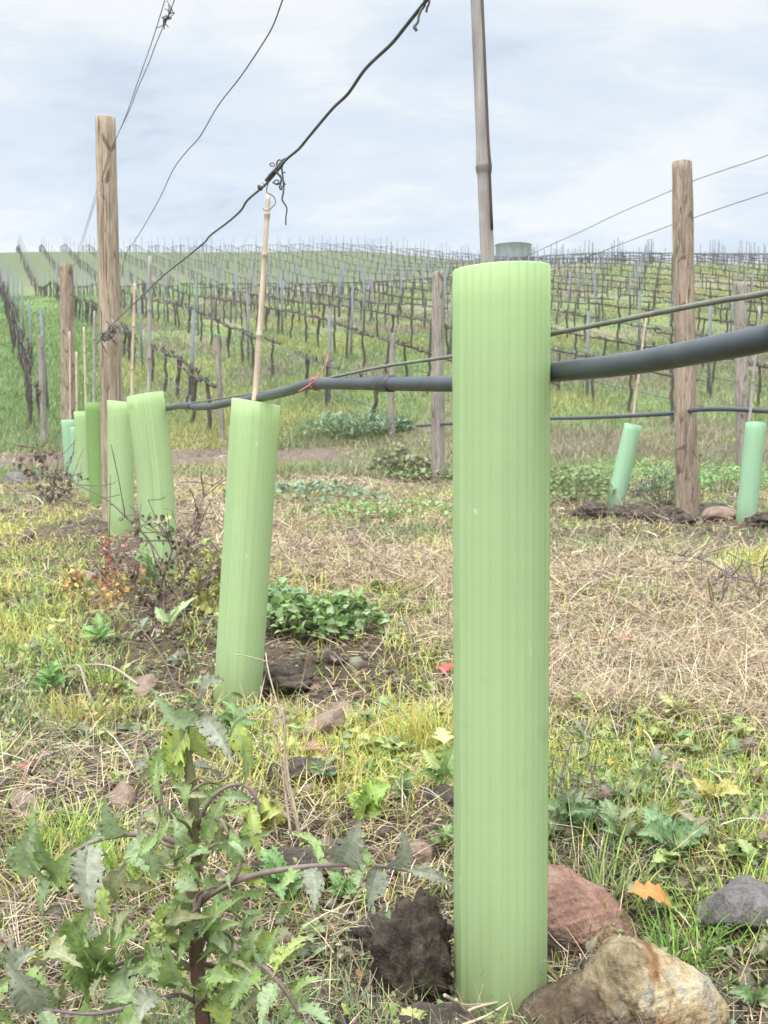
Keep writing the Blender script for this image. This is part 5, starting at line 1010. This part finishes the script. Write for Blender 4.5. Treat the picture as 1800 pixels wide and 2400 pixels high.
# fallen leaves
MAPLE = [.05, .16, .5, .22, .42, .16, .30, .08, .01]
def fallen(dx, dy, d, ln, col, label, seed, group=None, lift=.006, pitch=None):
    d0_ = d; d = dg(dx, dy + 20) if dx else d; ln *= d / d0_ if dx else 1
    rg = np.random.default_rng(seed); p = at(dx, dy, d); z = g1(p.x, d); V, Fq, Cc = leaf_tpl([w_ * rg.uniform(.75, 1.2) for w_ in MAPLE], rg.uniform(.1, .5), rg.uniform(.4, 1.3), 1.2)
    V = V * ln; Rm = rotmat(np.array([rg.uniform(0, 6.3)]), np.array([rg.normal(-.25, .3) if pitch is None else pitch]), np.array([rg.normal(0, .35)]))[0]; V = V @ Rm.T
    o = mesh_np('fallen_leaf', V, [Fq], M['leaf'], None, Cc * np.array(col) * (1 + RNG.normal(0, .08, (len(V), 1)))); o.location = (p.x, d, z + lift); return tag(o, label, 'fallen leaf', group)
ORA, RED, YEL, BRN = (.52, .24, .07), (.46, .10, .08), (.54, .42, .10), (.24, .13, .08)
fallen(1450, 2000, .965, .05, ORA, 'large orange lobed leaf standing behind the tan boulder', 1, None, .03, -.9)
fallen(958, 1470, 2.2, .05, RED, 'bright red leaf at the edge of the tallest tube guard', 2, None, .03, -.8)
fallen(1370, 1400, 2.75, .05, (.50, .13, .12), 'pink red leaf in the middle of the dry grass', 3, None, .03, -.8)
fallen(705, 1640, 1.75, .04, (.42, .18, .14), 'dusty pink leaf below the flat reddish brown stone', 4, None, .02, -.9)
fallen(55, 1670, 1.52, .04, (.40, .14, .10), 'dull red leaf beside the brown slab of slate', 5, None, .015, -.6)
fallen(40, 2060, .92, .04, YEL, 'pale yellow leaf beside the lowest thistle leaves', 6, None, .01, -.4)
fallen(960, 1632, 1.4, .035, (.56, .52, .2), 'pale yellow leaf against the edge of the tallest tube guard', 7, None, .03, -.8)
for i in range(46):
    rgf = np.random.default_rng(500 + i); v_ = rgf.normal(0, .30); yy = float(np.exp(rgf.uniform(math.log(1.0), math.log(4.5)))); xx = A1 - ROW * yy + v_
    if any((xx - gx) ** 2 + (yy - gy) ** 2 < (gr_ + .03) ** 2 for gx, gy, gr_ in GUARDS) or abs(xx) > .37 * yy: continue
    nm, cl = [('orange', ORA), ('red', RED), ('yellow', YEL), ('brown', BRN), ('brown', (.30, .17, .11))][rgf.integers(0, 5)]
    o = fallen(0, 0, 1, rgf.uniform(.018, .034), cl, 'small %s fallen leaf lying among the weeds under the near row' % nm, 900 + i, 'small %s fallen leaves' % nm); o.location = (xx, yy, g1(xx, yy) + .012)

# ------------------------------------------------------------------ thin grey air over the vineyard
mb = MB(); mb.box((0, 0, 12), (300, 300, 22)); hm = bpy.data.materials.new('haze'); hm.use_nodes = True; hn = hm.node_tree; hn.nodes.clear()
ho = hn.nodes.new('ShaderNodeOutputMaterial'); pv = hn.nodes.new('ShaderNodeVolumePrincipled'); pv.inputs['Color'].default_value = (.93, .96, 1, 1); pv.inputs['Density'].default_value = 0.0008; pv.inputs['Anisotropy'].default_value = .3
hn.links.new(pv.outputs[0], ho.inputs['Volume']); tag(mb.build('haze', hm, None, False), 'thin pale haze over the vineyard and its hill', 'haze', kind='stuff')
